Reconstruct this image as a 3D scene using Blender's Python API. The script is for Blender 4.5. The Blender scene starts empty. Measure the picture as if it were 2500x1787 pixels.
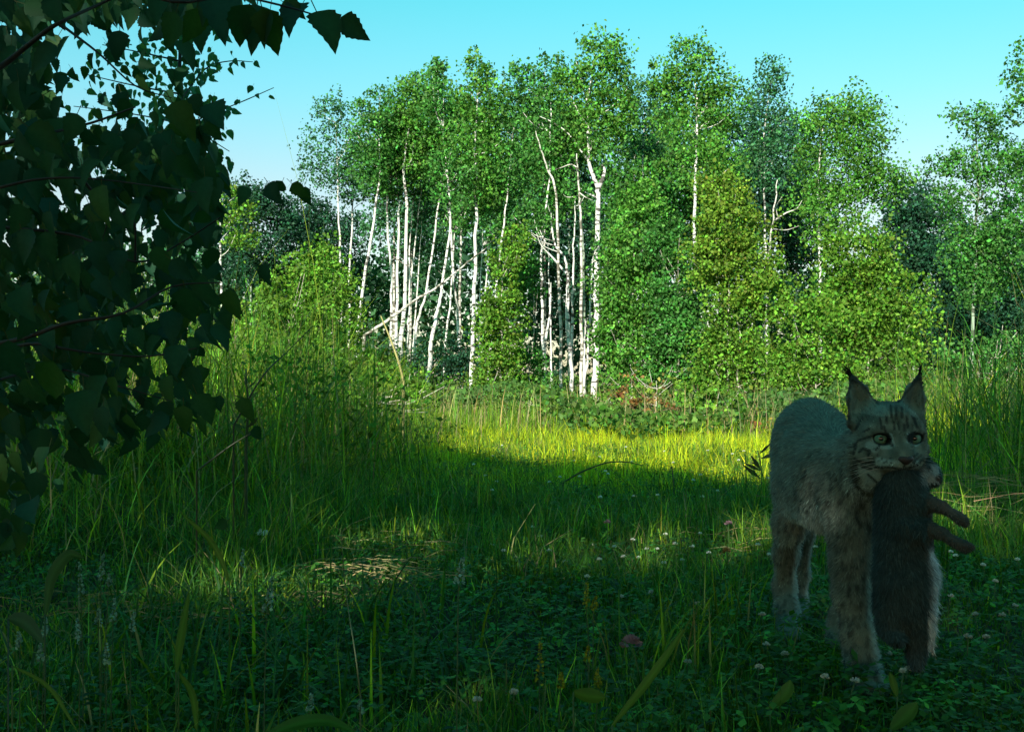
import bpy, math
import numpy as np

# ------------------------------------------------------------------ camera, sky, sun, exposure
SC = bpy.context.scene
COL = SC.collection
FPX, HZ, CH, CX = 2680.0, 940.0, 0.67, 1250.0      # focal length and horizon in photo pixels, camera height in metres
cam_d = bpy.data.cameras.new("camera")
cam = bpy.data.objects.new("camera", cam_d); COL.objects.link(cam)
cam.location = (0, 0, CH); cam.rotation_euler = (math.pi/2, 0, 0)
cam_d.sensor_width = 36.0; cam_d.lens = 36.0*FPX/2500.0
cam_d.shift_y = (HZ-893.5)/2500.0
cam_d.clip_start = 0.05; cam_d.clip_end = 2000
SC.camera = cam

SUN_EL, SUN_AZ = math.radians(25), math.radians(20)   # low sun behind the camera, a little to the left
SUN_DIR = np.array([-math.sin(SUN_AZ)*math.cos(SUN_EL), -math.cos(SUN_AZ)*math.cos(SUN_EL), math.sin(SUN_EL)])
wd = bpy.data.worlds.new("World"); SC.world = wd; wd.use_nodes = True
wn = wd.node_tree
sky = wn.nodes.new("ShaderNodeTexSky"); sky.sky_type = 'NISHITA'; sky.sun_disc = False
sky.sun_elevation = SUN_EL; sky.sun_rotation = math.pi + SUN_AZ
sky.air_density = 1.0; sky.dust_density = 1.2; sky.ozone_density = 1.0
tint = wn.nodes.new("ShaderNodeMixRGB"); tint.blend_type = 'MULTIPLY'; tint.inputs[0].default_value = 1.0
# the sky pales from deep cyan overhead to a whitish haze at the horizon, the same all round
wtc = wn.nodes.new("ShaderNodeTexCoord"); wsx = wn.nodes.new("ShaderNodeSeparateXYZ"); wcr = wn.nodes.new("ShaderNodeValToRGB")
wn.links.new(wtc.outputs["Generated"], wsx.inputs[0]); wn.links.new(wsx.outputs[2], wcr.inputs[0]); wn.links.new(wcr.outputs[0], tint.inputs[2])
we = wcr.color_ramp.elements; we[0].position = .16; we[0].color = (.93, .88, .76, 1); we[1].position = .37; we[1].color = (.30, 1.36, 1.02, 1)
wk = we.new(.25); wk.color = (.62, 1.14, .94, 1)
bg = wn.nodes["Background"]; bg.inputs[1].default_value = 0.086
wn.links.new(sky.outputs[0], tint.inputs[1]); wn.links.new(tint.outputs[0], bg.inputs[0])
sun_d = bpy.data.lights.new("sun", 'SUN'); sun_d.energy = 5.0; sun_d.angle = math.radians(0.5); sun_d.color = (1.0, 0.93, 0.80)
sun = bpy.data.objects.new("sun", sun_d); COL.objects.link(sun)
from mathutils import Vector
sun.rotation_euler = Vector(SUN_DIR).to_track_quat('Z', 'Y').to_euler()
sun.location = (-10, -30, 20)
SC.view_settings.view_transform = 'Standard'; SC.view_settings.look = 'None'
SC.view_settings.exposure = 1.22; SC.view_settings.gamma = 1.0
SC.cycles.max_bounces = 5; SC.cycles.diffuse_bounces = 3; SC.cycles.glossy_bounces = 2; SC.cycles.transmission_bounces = 3
SC.cycles.use_denoising = True
SC.cycles.sample_clamp_indirect = 4.0

# ------------------------------------------------------------------ helpers
R = np.random.default_rng(11)
def W(px, py, d): return np.array([(px-CX)/FPX*d, d, CH+(HZ-py)/FPX*d])
def M(px, d): return px/FPX*d                       # pixels at depth d in metres
def sm(t): t = np.clip(t, 0, 1); return t*t*(3-2*t)
def nrm(a): return a/np.maximum(np.linalg.norm(a, axis=-1, keepdims=True), 1e-9)
def proj(P): return CX+FPX*P[..., 0]/P[..., 1], HZ-FPX*(P[..., 2]-CH)/P[..., 1]

def vnoise(x, y, seed=0):
    """cheap smooth value noise in 0..1"""
    xi = np.floor(x).astype(np.int64); yi = np.floor(y).astype(np.int64)
    fx = x-xi; fy = y-yi; fx = fx*fx*(3-2*fx); fy = fy*fy*(3-2*fy)
    def h(a, b):
        n = (a*374761393 + b*668265263 + seed*974634777) & 0x7fffffff
        n = ((n ^ (n >> 13))*1274126177) & 0x7fffffff
        return ((n ^ (n >> 16)) & 0xffff)/65535.0
    return (h(xi, yi)*(1-fx)+h(xi+1, yi)*fx)*(1-fy)+(h(xi, yi+1)*(1-fx)+h(xi+1, yi+1)*fx)*fy

def gz(x, y):
    """height of the ground"""
    x = np.asarray(x, float); y = np.asarray(y, float)
    left = 0.20*sm((-x-0.55-0.04*y)/1.4)*sm((y-2.4)/2.5)
    right = 0.22*sm((x-(1.15+0.19*y))/1.0)*sm((y-3.2)/3)
    far = 0.12*sm((y-14)/18)
    return left+right+far+0.03*(vnoise(x*1.7+50, y*1.7+50, 3)-.5)*sm((y-1)/3)

def mesh(name, V, F, mat=None, col=None, smooth=False):
    V = np.ascontiguousarray(np.asarray(V, np.float32).reshape(-1, 3))
    if not isinstance(F, list): F = [F]
    F = [np.asarray(f, np.int32) for f in F if len(f)]
    me = bpy.data.meshes.new(name)
    me.vertices.add(len(V)); me.vertices.foreach_set("co", V.ravel())
    loops = np.concatenate([f.ravel() for f in F])
    tot = np.concatenate([np.full(len(f), f.shape[1], np.int32) for f in F])
    st = np.concatenate([[0], np.cumsum(tot)[:-1]]).astype(np.int32)
    me.loops.add(len(loops)); me.loops.foreach_set("vertex_index", loops)
    me.polygons.add(len(tot)); me.polygons.foreach_set("loop_start", st)
    if smooth: me.polygons.foreach_set("use_smooth", np.ones(len(tot), bool))
    if col is not None:
        c = np.ones((len(V), 4), np.float32); c[:, :3] = np.asarray(col).reshape(-1, 3)
        a = me.attributes.new("Col", 'FLOAT_COLOR', 'POINT'); a.data.foreach_set("color", c.ravel())
    me.update(calc_edges=True)
    if mat: me.materials.append(mat)
    return me

def link(name, me, parent=None, loc=None):
    o = bpy.data.objects.new(name, me); COL.objects.link(o)
    if parent is not None: o.parent = parent
    if loc is not None: o.location = [float(v) for v in loc]
    return o
def tag(o, label=None, cat=None, group=None, kind=None):
    if label: o["label"] = label
    if cat: o["category"] = cat
    if group: o["group"] = group
    if kind: o["kind"] = kind
    return o
def thing(name, label, cat, loc, group=None):
    o = bpy.data.objects.new(name, None); COL.objects.link(o); o.location = [float(v) for v in loc]
    o.empty_display_size = 0.1
    return tag(o, label, cat, group)
def part(name, V, F, mat, parent, col=None, smooth=False, kind=None):
    """mesh given in world coordinates, hung under a parent (unrotated parents only)"""
    off = np.zeros(3); p = parent
    while p is not None: off += np.array(p.location); p = p.parent
    o = link(name, mesh(name, np.asarray(V, float).reshape(-1, 3)-off, F, mat, col, smooth), parent)
    if kind: o["kind"] = kind
    return o

class G:
    """geometry collector"""
    def __init__(s): s.V = []; s.C = []; s.F = {}; s.n = 0
    def add(s, V, F, c=(1, 1, 1)):
        V = np.asarray(V, float).reshape(-1, 3); F = np.asarray(F, int)
        s.F.setdefault(F.shape[1], []).append(F+s.n); s.V.append(V)
        c = np.asarray(c, float); s.C.append(np.broadcast_to(c, V.shape)); s.n += len(V)
    def get(s): return np.concatenate(s.V), [np.concatenate(f) for f in s.F.values()], np.concatenate(s.C)
    def part(s, name, mat, parent, smooth=False, kind=None):
        V, F, C = s.get(); return part(name, V, F, mat, parent, C, smooth, kind)

def tube(P, r, n=6):
    P = np.asarray(P, float); r = np.broadcast_to(np.asarray(r, float), (len(P),))
    T = nrm(np.gradient(P, axis=0))
    ref = np.array([0.31, 0.95, 0.05]) if abs(T[:, 2]).mean() > .5 else np.array([0.05, 0.1, 1.0])
    A = nrm(np.cross(T, ref)); B = np.cross(T, A)
    a = np.arange(n)*2*math.pi/n
    V = P[:, None]+r[:, None, None]*(np.cos(a)[None, :, None]*A[:, None]+np.sin(a)[None, :, None]*B[:, None])
    V = V.reshape(-1, 3); k = len(P)
    i = np.arange(k-1)[:, None]*n; j = np.arange(n)[None]; j2 = (j+1) % n
    F = np.stack([i+j, i+j2, i+n+j2, i+n+j], -1).reshape(-1, 4)
    V = np.concatenate([V, P[[-1]]+T[[-1]]*r[-1]*.6]); e = len(V)-1; b = (k-1)*n
    cap = np.stack([b+np.arange(n), b+(np.arange(n)+1) % n, np.full(n, e), np.full(n, e)], -1)
    return V, np.concatenate([F, cap[:, :4]])
def tube2(g, P, r, n=6, c=(1, 1, 1)):
    V, F = tube(P, r, n); cap = F[F[:, 2] == F[:, 3]][:, :3]; F = F[F[:, 2] != F[:, 3]]
    k = g.n; g.add(V, F, c); g.F.setdefault(3, []).append(cap+k)
def smooth_path(P, k=4):
    """Catmull-Rom through the points"""
    P = np.asarray(P, float); Q = np.vstack([2*P[0]-P[1], P, 2*P[-1]-P[-2]]); out = []
    for i in range(1, len(Q)-2):
        for t in np.arange(k)/k:
            out.append(.5*((2*Q[i])+(-Q[i-1]+Q[i+1])*t+(2*Q[i-1]-5*Q[i]+4*Q[i+1]-Q[i+2])*t*t+(-Q[i-1]+3*Q[i]-3*Q[i+1]+Q[i+2])*t**3))
    out.append(P[-1]); return np.array(out)

def cards(P, size, col, rng, up_bias=0.0, shape=1.25, face=None):
    """leaf-sized kites at P; returns V,F,C.  Each leaf is folded along its midrib."""
    n = len(P); size = np.broadcast_to(size, (n,))
    d = rng.normal(size=(n, 3)); d[:, 2] -= up_bias; d = nrm(d)
    q = rng.normal(size=(n, 3))
    if face is not None: q = q+np.asarray(face)
    s = nrm(np.cross(d, q)); nn = np.cross(s, d)
    L = (size*shape*.5)[:, None]; w = (size*.5)[:, None]
    V = np.stack([P-d*L, P+s*w-d*L*.15+nn*w*.25, P+d*L, P-s*w-d*L*.15+nn*w*.25], 1)
    F = np.arange(4*n).reshape(n, 4)
    return V.reshape(-1, 3), F, np.repeat(col, 4, axis=0)

def blades(base, h, w, rng, lean=.35, segs=3, col=None, curl=1.8, azim=None):
    n = len(base); a = rng.uniform(0, 2*math.pi, n) if azim is None else azim
    dr = np.stack([np.cos(a), np.sin(a), np.zeros(n)], 1)
    b = a+math.pi/2+rng.normal(0, .5, n); sd = np.stack([np.cos(b), np.sin(b), np.zeros(n)], 1)
    ln = np.abs(rng.normal(lean, lean*.6, n))
    t = np.linspace(0, 1, segs+1)
    z = t[None]*(1-.35*np.clip(ln, 0, 1.6)[:, None]*t[None]**1.5)
    P = base[:, None]+np.stack([np.zeros_like(z), np.zeros_like(z), z], -1)*h[:, None, None]
    P = P+dr[:, None]*(h*ln)[:, None, None]*(t**curl)[None, :, None]
    ww = (w[:, None]*(1-t[None]**1.6)*.5+.0004)[..., None]
    Lf = P-sd[:, None]*ww; Rt = P+sd[:, None]*ww
    V = np.stack([Lf, Rt], 2).reshape(n, -1, 3); m = 2*(segs+1)
    i = (np.arange(n)*m)[:, None, None]; k = (np.arange(segs)*2)[None, :, None]
    F = (i+k+np.array([0, 1, 3, 2])[None, None]).reshape(-1, 4)
    return V.reshape(-1, 3), F, np.repeat(col, m, axis=0)

def varied(base, n, rng, v=.25, hue=.12):
    c = np.asarray(base, float)[None]*np.exp(rng.normal(0, v, (n, 1)))*(1+rng.normal(0, hue, (n, 3)))
    return np.clip(c, .004, .8)
def mixc(a, b, t): t = np.asarray(t)[:, None]; return a*(1-t)+np.asarray(b)*t

# ------------------------------------------------------------------ materials
def new_mat(name):
    m = bpy.data.materials.new(name); m.use_nodes = True; nt = m.node_tree
    return m, nt, nt.nodes["Principled BSDF"], nt.nodes["Material Output"]
def leaf_mat(name, trans=.35, rough=.55, spec=.3, tcol=(1.15, 1.25, .55)):
    m, nt, p, out = new_mat(name); N = nt.nodes; L = nt.links
    a = N.new("ShaderNodeAttribute"); a.attribute_name = "Col"
    nz = N.new("ShaderNodeTexNoise"); nz.inputs["Scale"].default_value = 9.0
    tc = N.new("ShaderNodeTexCoord"); L.new(tc.outputs["Object"], nz.inputs["Vector"])
    mr = N.new("ShaderNodeMapRange"); mr.inputs[3].default_value = .75; mr.inputs[4].default_value = 1.25
    L.new(nz.outputs["Fac"], mr.inputs[0])
    mu = N.new("ShaderNodeVectorMath"); mu.operation = 'SCALE'; L.new(a.outputs["Color"], mu.inputs[0]); L.new(mr.outputs[0], mu.inputs["Scale"])
    L.new(mu.outputs[0], p.inputs["Base Color"]); p.inputs["Roughness"].default_value = rough; p.inputs["Specular IOR Level"].default_value = spec
    if trans > 0:
        t = N.new("ShaderNodeBsdfTranslucent"); tm = N.new("ShaderNodeMixRGB"); tm.blend_type = 'MULTIPLY'; tm.inputs[0].default_value = 1
        tm.inputs[2].default_value = (*tcol, 1); L.new(mu.outputs[0], tm.inputs[1]); L.new(tm.outputs[0], t.inputs[0])
        mx = N.new("ShaderNodeMixShader"); mx.inputs[0].default_value = trans
        L.new(p.outputs[0], mx.inputs[1]); L.new(t.outputs[0], mx.inputs[2]); L.new(mx.outputs[0], out.inputs[0])
    return m
def flat_mat(name, c, rough=.7, var=.3, scale=20, spec=.3, bump=0):
    m, nt, p, out = new_mat(name); N = nt.nodes; L = nt.links
    nz = N.new("ShaderNodeTexNoise"); nz.inputs["Scale"].default_value = scale; nz.inputs["Detail"].default_value = 4
    tc = N.new("ShaderNodeTexCoord"); L.new(tc.outputs["Object"], nz.inputs["Vector"])
    cr = N.new("ShaderNodeValToRGB"); L.new(nz.outputs["Fac"], cr.inputs[0])
    cr.color_ramp.elements[0].position = .3; cr.color_ramp.elements[1].position = .7
    cr.color_ramp.elements[0].color = (*[v*(1-var) for v in c], 1); cr.color_ramp.elements[1].color = (*[min(1, v*(1+var)) for v in c], 1)
    L.new(cr.outputs[0], p.inputs["Base Color"]); p.inputs["Roughness"].default_value = rough; p.inputs["Specular IOR Level"].default_value = spec
    if bump:
        b = N.new("ShaderNodeBump"); b.inputs["Strength"].default_value = bump; b.inputs["Distance"].default_value = .02
        L.new(nz.outputs["Fac"], b.inputs["Height"]); L.new(b.outputs[0], p.inputs["Normal"])
    return m
def bark_mat(name, base, dark, dens=.5):
    """pale bark with short dark horizontal scars"""
    m, nt, p, out = new_mat(name); N = nt.nodes; L = nt.links
    tc = N.new("ShaderNodeTexCoord")
    mp = N.new("ShaderNodeMapping"); mp.inputs["Scale"].default_value = (5, 5, 13); L.new(tc.outputs["Object"], mp.inputs["Vector"])
    n1 = N.new("ShaderNodeTexNoise"); n1.inputs["Scale"].default_value = 1.0; n1.inputs["Detail"].default_value = 3; L.new(mp.outputs[0], n1.inputs["Vector"])
    mp2 = N.new("ShaderNodeMapping"); mp2.inputs["Scale"].default_value = (3, 3, 1.6); L.new(tc.outputs["Object"], mp2.inputs["Vector"])
    n2 = N.new("ShaderNodeTexNoise"); n2.inputs["Scale"].default_value = 1.0; L.new(mp2.outputs[0], n2.inputs["Vector"])
    ad = N.new("ShaderNodeMath"); ad.operation = 'MULTIPLY_ADD'; ad.inputs[1].default_value = .55
    L.new(n2.outputs["Fac"], ad.inputs[0]); L.new(n1.outputs["Fac"], ad.inputs[2])
    cr = N.new("ShaderNodeValToRGB"); L.new(ad.outputs[0], cr.inputs[0])
    e = cr.color_ramp.elements; e[0].position = .80+.06*dens; e[0].color = (*base, 1); e[1].position = .87+.05*dens; e[1].color = (*dark, 1)
    L.new(cr.outputs[0], p.inputs["Base Color"]); p.inputs["Roughness"].default_value = .75; p.inputs["Specular IOR Level"].default_value = .2
    return m

M_LEAF = leaf_mat("aspen_leaf", .34, .6, .15); M_GRASS = leaf_mat("grass_blade", .38, .6, .2, (1.2, 1.3, .35))
M_NEAR = leaf_mat("birch_leaf", .30, .6, .12, (1.5, 1.5, .5)); M_SHRUB = leaf_mat("shrub_leaf", .34, .6, .15)
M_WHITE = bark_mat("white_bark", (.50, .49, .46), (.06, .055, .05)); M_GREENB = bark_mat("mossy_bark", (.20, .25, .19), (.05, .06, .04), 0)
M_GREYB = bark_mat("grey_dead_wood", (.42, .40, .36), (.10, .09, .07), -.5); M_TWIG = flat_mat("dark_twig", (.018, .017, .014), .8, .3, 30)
M_PALETWIG = flat_mat("pale_twig", (.42, .38, .32), .8, .3, 30)
M_RUSTWIG = flat_mat("brown_twig", (.16, .10, .06), .8, .3, 30)
M_STRAW = leaf_mat("straw", .15, .7, .15, (1, .95, .7)); M_PETAL = leaf_mat("petal", .3, .7, .1, (1, 1, .9)); M_STEM = leaf_mat("stem", .15)
# ------------------------------------------------------------------ ground
def axis(lo, hi, near0, near1, fine, grow):
    a = list(np.arange(near0, near1+1e-6, fine)); s = fine
    while a[-1] < hi: s *= grow; a.append(a[-1]+s)
    b = [near0]; s = fine
    while b[-1] > lo: s *= grow; b.append(b[-1]-s)
    return np.array(b[:0:-1]+a)
gx = axis(-400, 400, -4, 5, .10, 1.12); gy = axis(-60, 900, 1, 12, .10, 1.12)
X, Y = np.meshgrid(gx, gy); Z = gz(X, Y)
nx = len(gx); idx = np.arange(nx*len(gy)).reshape(len(gy), nx)
Fg = np.stack([idx[:-1, :-1], idx[:-1, 1:], idx[1:, 1:], idx[1:, :-1]], -1).reshape(-1, 4)
m, nt, p, out = new_mat("meadow_soil"); N = nt.nodes; L = nt.links
tc = N.new("ShaderNodeTexCoord"); n1 = N.new("ShaderNodeTexNoise"); n1.inputs["Scale"].default_value = 14; n1.inputs["Detail"].default_value = 6
L.new(tc.outputs["Object"], n1.inputs["Vector"]); cr = N.new("ShaderNodeValToRGB"); L.new(n1.outputs["Fac"], cr.inputs[0])
e = cr.color_ramp.elements; e[0].position = .35; e[0].color = (.018, .022, .010, 1); e[1].position = .7; e[1].color = (.045, .060, .020, 1)
k = e.new(.55); k.color = (.040, .034, .018, 1)
L.new(cr.outputs[0], p.inputs["Base Color"]); p.inputs["Roughness"].default_value = .95; p.inputs["Specular IOR Level"].default_value = .1
bp = N.new("ShaderNodeBump"); bp.inputs["Strength"].default_value = .6; bp.inputs["Distance"].default_value = .03; L.new(n1.outputs["Fac"], bp.inputs["Height"]); L.new(bp.outputs[0], p.inputs["Normal"])
ground = tag(link("ground", mesh("ground", np.stack([X, Y, Z], -1), Fg, m, smooth=True)), "green meadow floor of a woodland clearing", "ground", kind="structure")

# ------------------------------------------------------------------ where the sun reaches the ground
def lit_prob(x, y):
    """share of sunlight that the wood behind the camera is shaped to let through to ground point x,y"""
    px = CX+FPX*x/np.maximum(y, .6); 
    edge = np.interp(px, [-400, 300, 700, 900, 1080, 1250, 1500, 1900, 2150, 2700], [9.5, 7.2, 6.4, 7.8, 10.6, 9.3, 7.6, 6.8, 8.6, 11.0])
    edge = edge+1.6*(vnoise(x*1.1+9, y*.5, 5)-.5)+.5*(vnoise(x*4, y*3, 6)-.5)
    p = sm((y-edge)/.7)
    def blob(cx, cy, rx, ry, s):
        rx += .16; ry += .22; q = ((x-cx)/rx)**2+((y-cy)/ry)**2+.9*(vnoise(x*7+3, y*5, 8)-.5)
        return sm((1.15-q)/.4)
    for b in ((-.36, 3.72, .22, .33, .9), (-.05, 4.15, .26, .42, .75), (.30, 4.1, .24, .3, .6), (.62, 4.45, .30, .22, .85), (.92, 4.55, .16, .16, .7), (1.18, 4.75, .14, .2, .7),
              (-.45, 4.7, .16, .2, .55), (-.85, 3.45, .16, .14, .5), (2.05, 5.0, .16, .2, .55)):
        p = np.maximum(p, blob(*b))
    # dapples over the long grass on the left
    dap = sm((vnoise(x*2.3+40, y*1.5, 12)-.48)/.16)*sm((-x-.75)/.5)*sm((y-3.6)/1.2)*.5
    return np.maximum(p, dap)

# ------------------------------------------------------------------ trees
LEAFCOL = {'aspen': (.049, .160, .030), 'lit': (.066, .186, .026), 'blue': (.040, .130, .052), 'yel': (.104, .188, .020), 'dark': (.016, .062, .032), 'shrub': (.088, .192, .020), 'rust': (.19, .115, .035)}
def crown_points(ells, d, dens, rng, clump=.30, flat=.8, spray=.16):
    """leaf points gathered in clumps inside ellipsoids given in photo pixels at depth d"""
    out = []; centres = []; tones = []
    for (cx, cy, rx, ry) in ells:
        a, b = M(rx, d), M(ry, d); dep = max(min(a, b)*flat, .35)
        n = int(dens*math.pi*a*b); per = 26; nc = max(6, n//per)
        u = nrm(rng.normal(size=(nc, 3)))*rng.uniform(.25, 1, (nc, 1))**.45
        c = W(cx, cy, d)+u*np.array([a, dep, b])
        k = rng.integers(0, nc, n)
        r = clump*np.exp(rng.normal(0, .25, nc))*min(1, a/.8)
        q = np.clip(rng.normal(size=(n, 3)), -1.5, 1.5)*r[k][:, None]*np.array([.8, .8, .5])
        out.append(c[k]+q); centres.append(c); tones.append(np.exp(rng.normal(0, .24, nc))[k])
        ns = max(3, int(9*rng.random()*min(1, a/.6))+3)*(2 if spray > .2 else 1); m_ = int(n*spray)                      # sprays that break the outline
        us = nrm(rng.normal(size=(ns, 3))+np.array([0, 0, .35])); cs = W(cx, cy, d)+us*np.array([a, dep, b])*rng.uniform(1.0, 1.28 if spray < .2 else 1.5, (ns, 1)); ks = rng.integers(0, ns, m_)
        out.append(cs[ks]+np.clip(rng.normal(size=(m_, 3)), -1.6, 1.6)*np.array([.14, .14, .17])*min(1, a/.7)); centres.append(cs); tones.append(np.exp(rng.normal(0, .24, ns))[ks])
    return np.concatenate(out), np.concatenate(centres), np.concatenate(tones)

def make_tree(name, label, cat, d, path, wpx, crowns, tone='aspen', dens=420, leaf=.085, bark=None, limbs=8, seed=0, group=None, bare=(), clump=.30, twig=None, extra=()):
    rng = np.random.default_rng(seed+1000)
    P = smooth_path([W(x, y, d+rng.normal(0, .1)) for x, y in path], 5)
    gnd = float(gz(P[0, 0], P[0, 1]))
    P[0, 2] = min(P[0, 2], gnd-.15) if P[0, 2] > gnd-.15 else P[0, 2]
    if P[0, 2] < gnd-.5: P[0, 2] = gnd-.3
    wpx *= .85; P[1:-1, :2] += rng.normal(0, .012, (len(P)-2, 2))
    t = np.linspace(0, 1, len(P)); r = M(wpx, d)/2*(1.08-.78*t)
    root = thing(name, label, cat, (P[0, 0], P[0, 1], gnd), group)
    bark = bark or M_WHITE
    g = G(); tube2(g, P, r, 8); g.part("trunk", bark, root, True)
    gb = G(); nb = 0
    C = None
    if crowns:
        pts, C, tn = crown_points(crowns, d, dens, rng, clump, spray=.16 if cat == 'tree' else .30)
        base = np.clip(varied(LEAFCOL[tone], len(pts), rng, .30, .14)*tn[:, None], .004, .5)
        V, F, c = cards(pts, leaf*np.exp(rng.normal(0, .18, len(pts))), base, rng, .25)
        part("crown", V, F, M_LEAF if cat == 'tree' else M_SHRUB, root, c, kind="stuff")
        for q in C[rng.permutation(len(C))[:limbs]]:
            hgt = q[2]-np.linalg.norm(q[:2]-P[-1, :2])*.7
            i = int(np.argmin(abs(P[:, 2]-max(hgt, P[len(P)//3, 2])))); s = P[i]
            if np.linalg.norm(q-s) < .25: continue
            mid = (s+q)/2+np.array([0, 0, -.12*np.linalg.norm(q-s)])+rng.normal(0, .04, 3)
            tube2(gb, smooth_path([s, mid, q], 3), np.linspace(max(r[i]*.42, .012 if limbs < 13 else .006), .005 if limbs < 13 else .0025, 7), 5); nb += 1
    for br in list(bare)+list(extra):
        pp, wb = br; Q = smooth_path([W(x, y, d+rng.normal(0, .12)) for x, y in pp], 4)
        tube2(gb, Q, np.linspace(M(wb, d)/2, M(wb, d)*.12, len(Q)), 6); nb += 1
    if nb: gb.part("limbs", twig or bark, root, True, 'stuff')
    return root

A_ = "tree"
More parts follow.
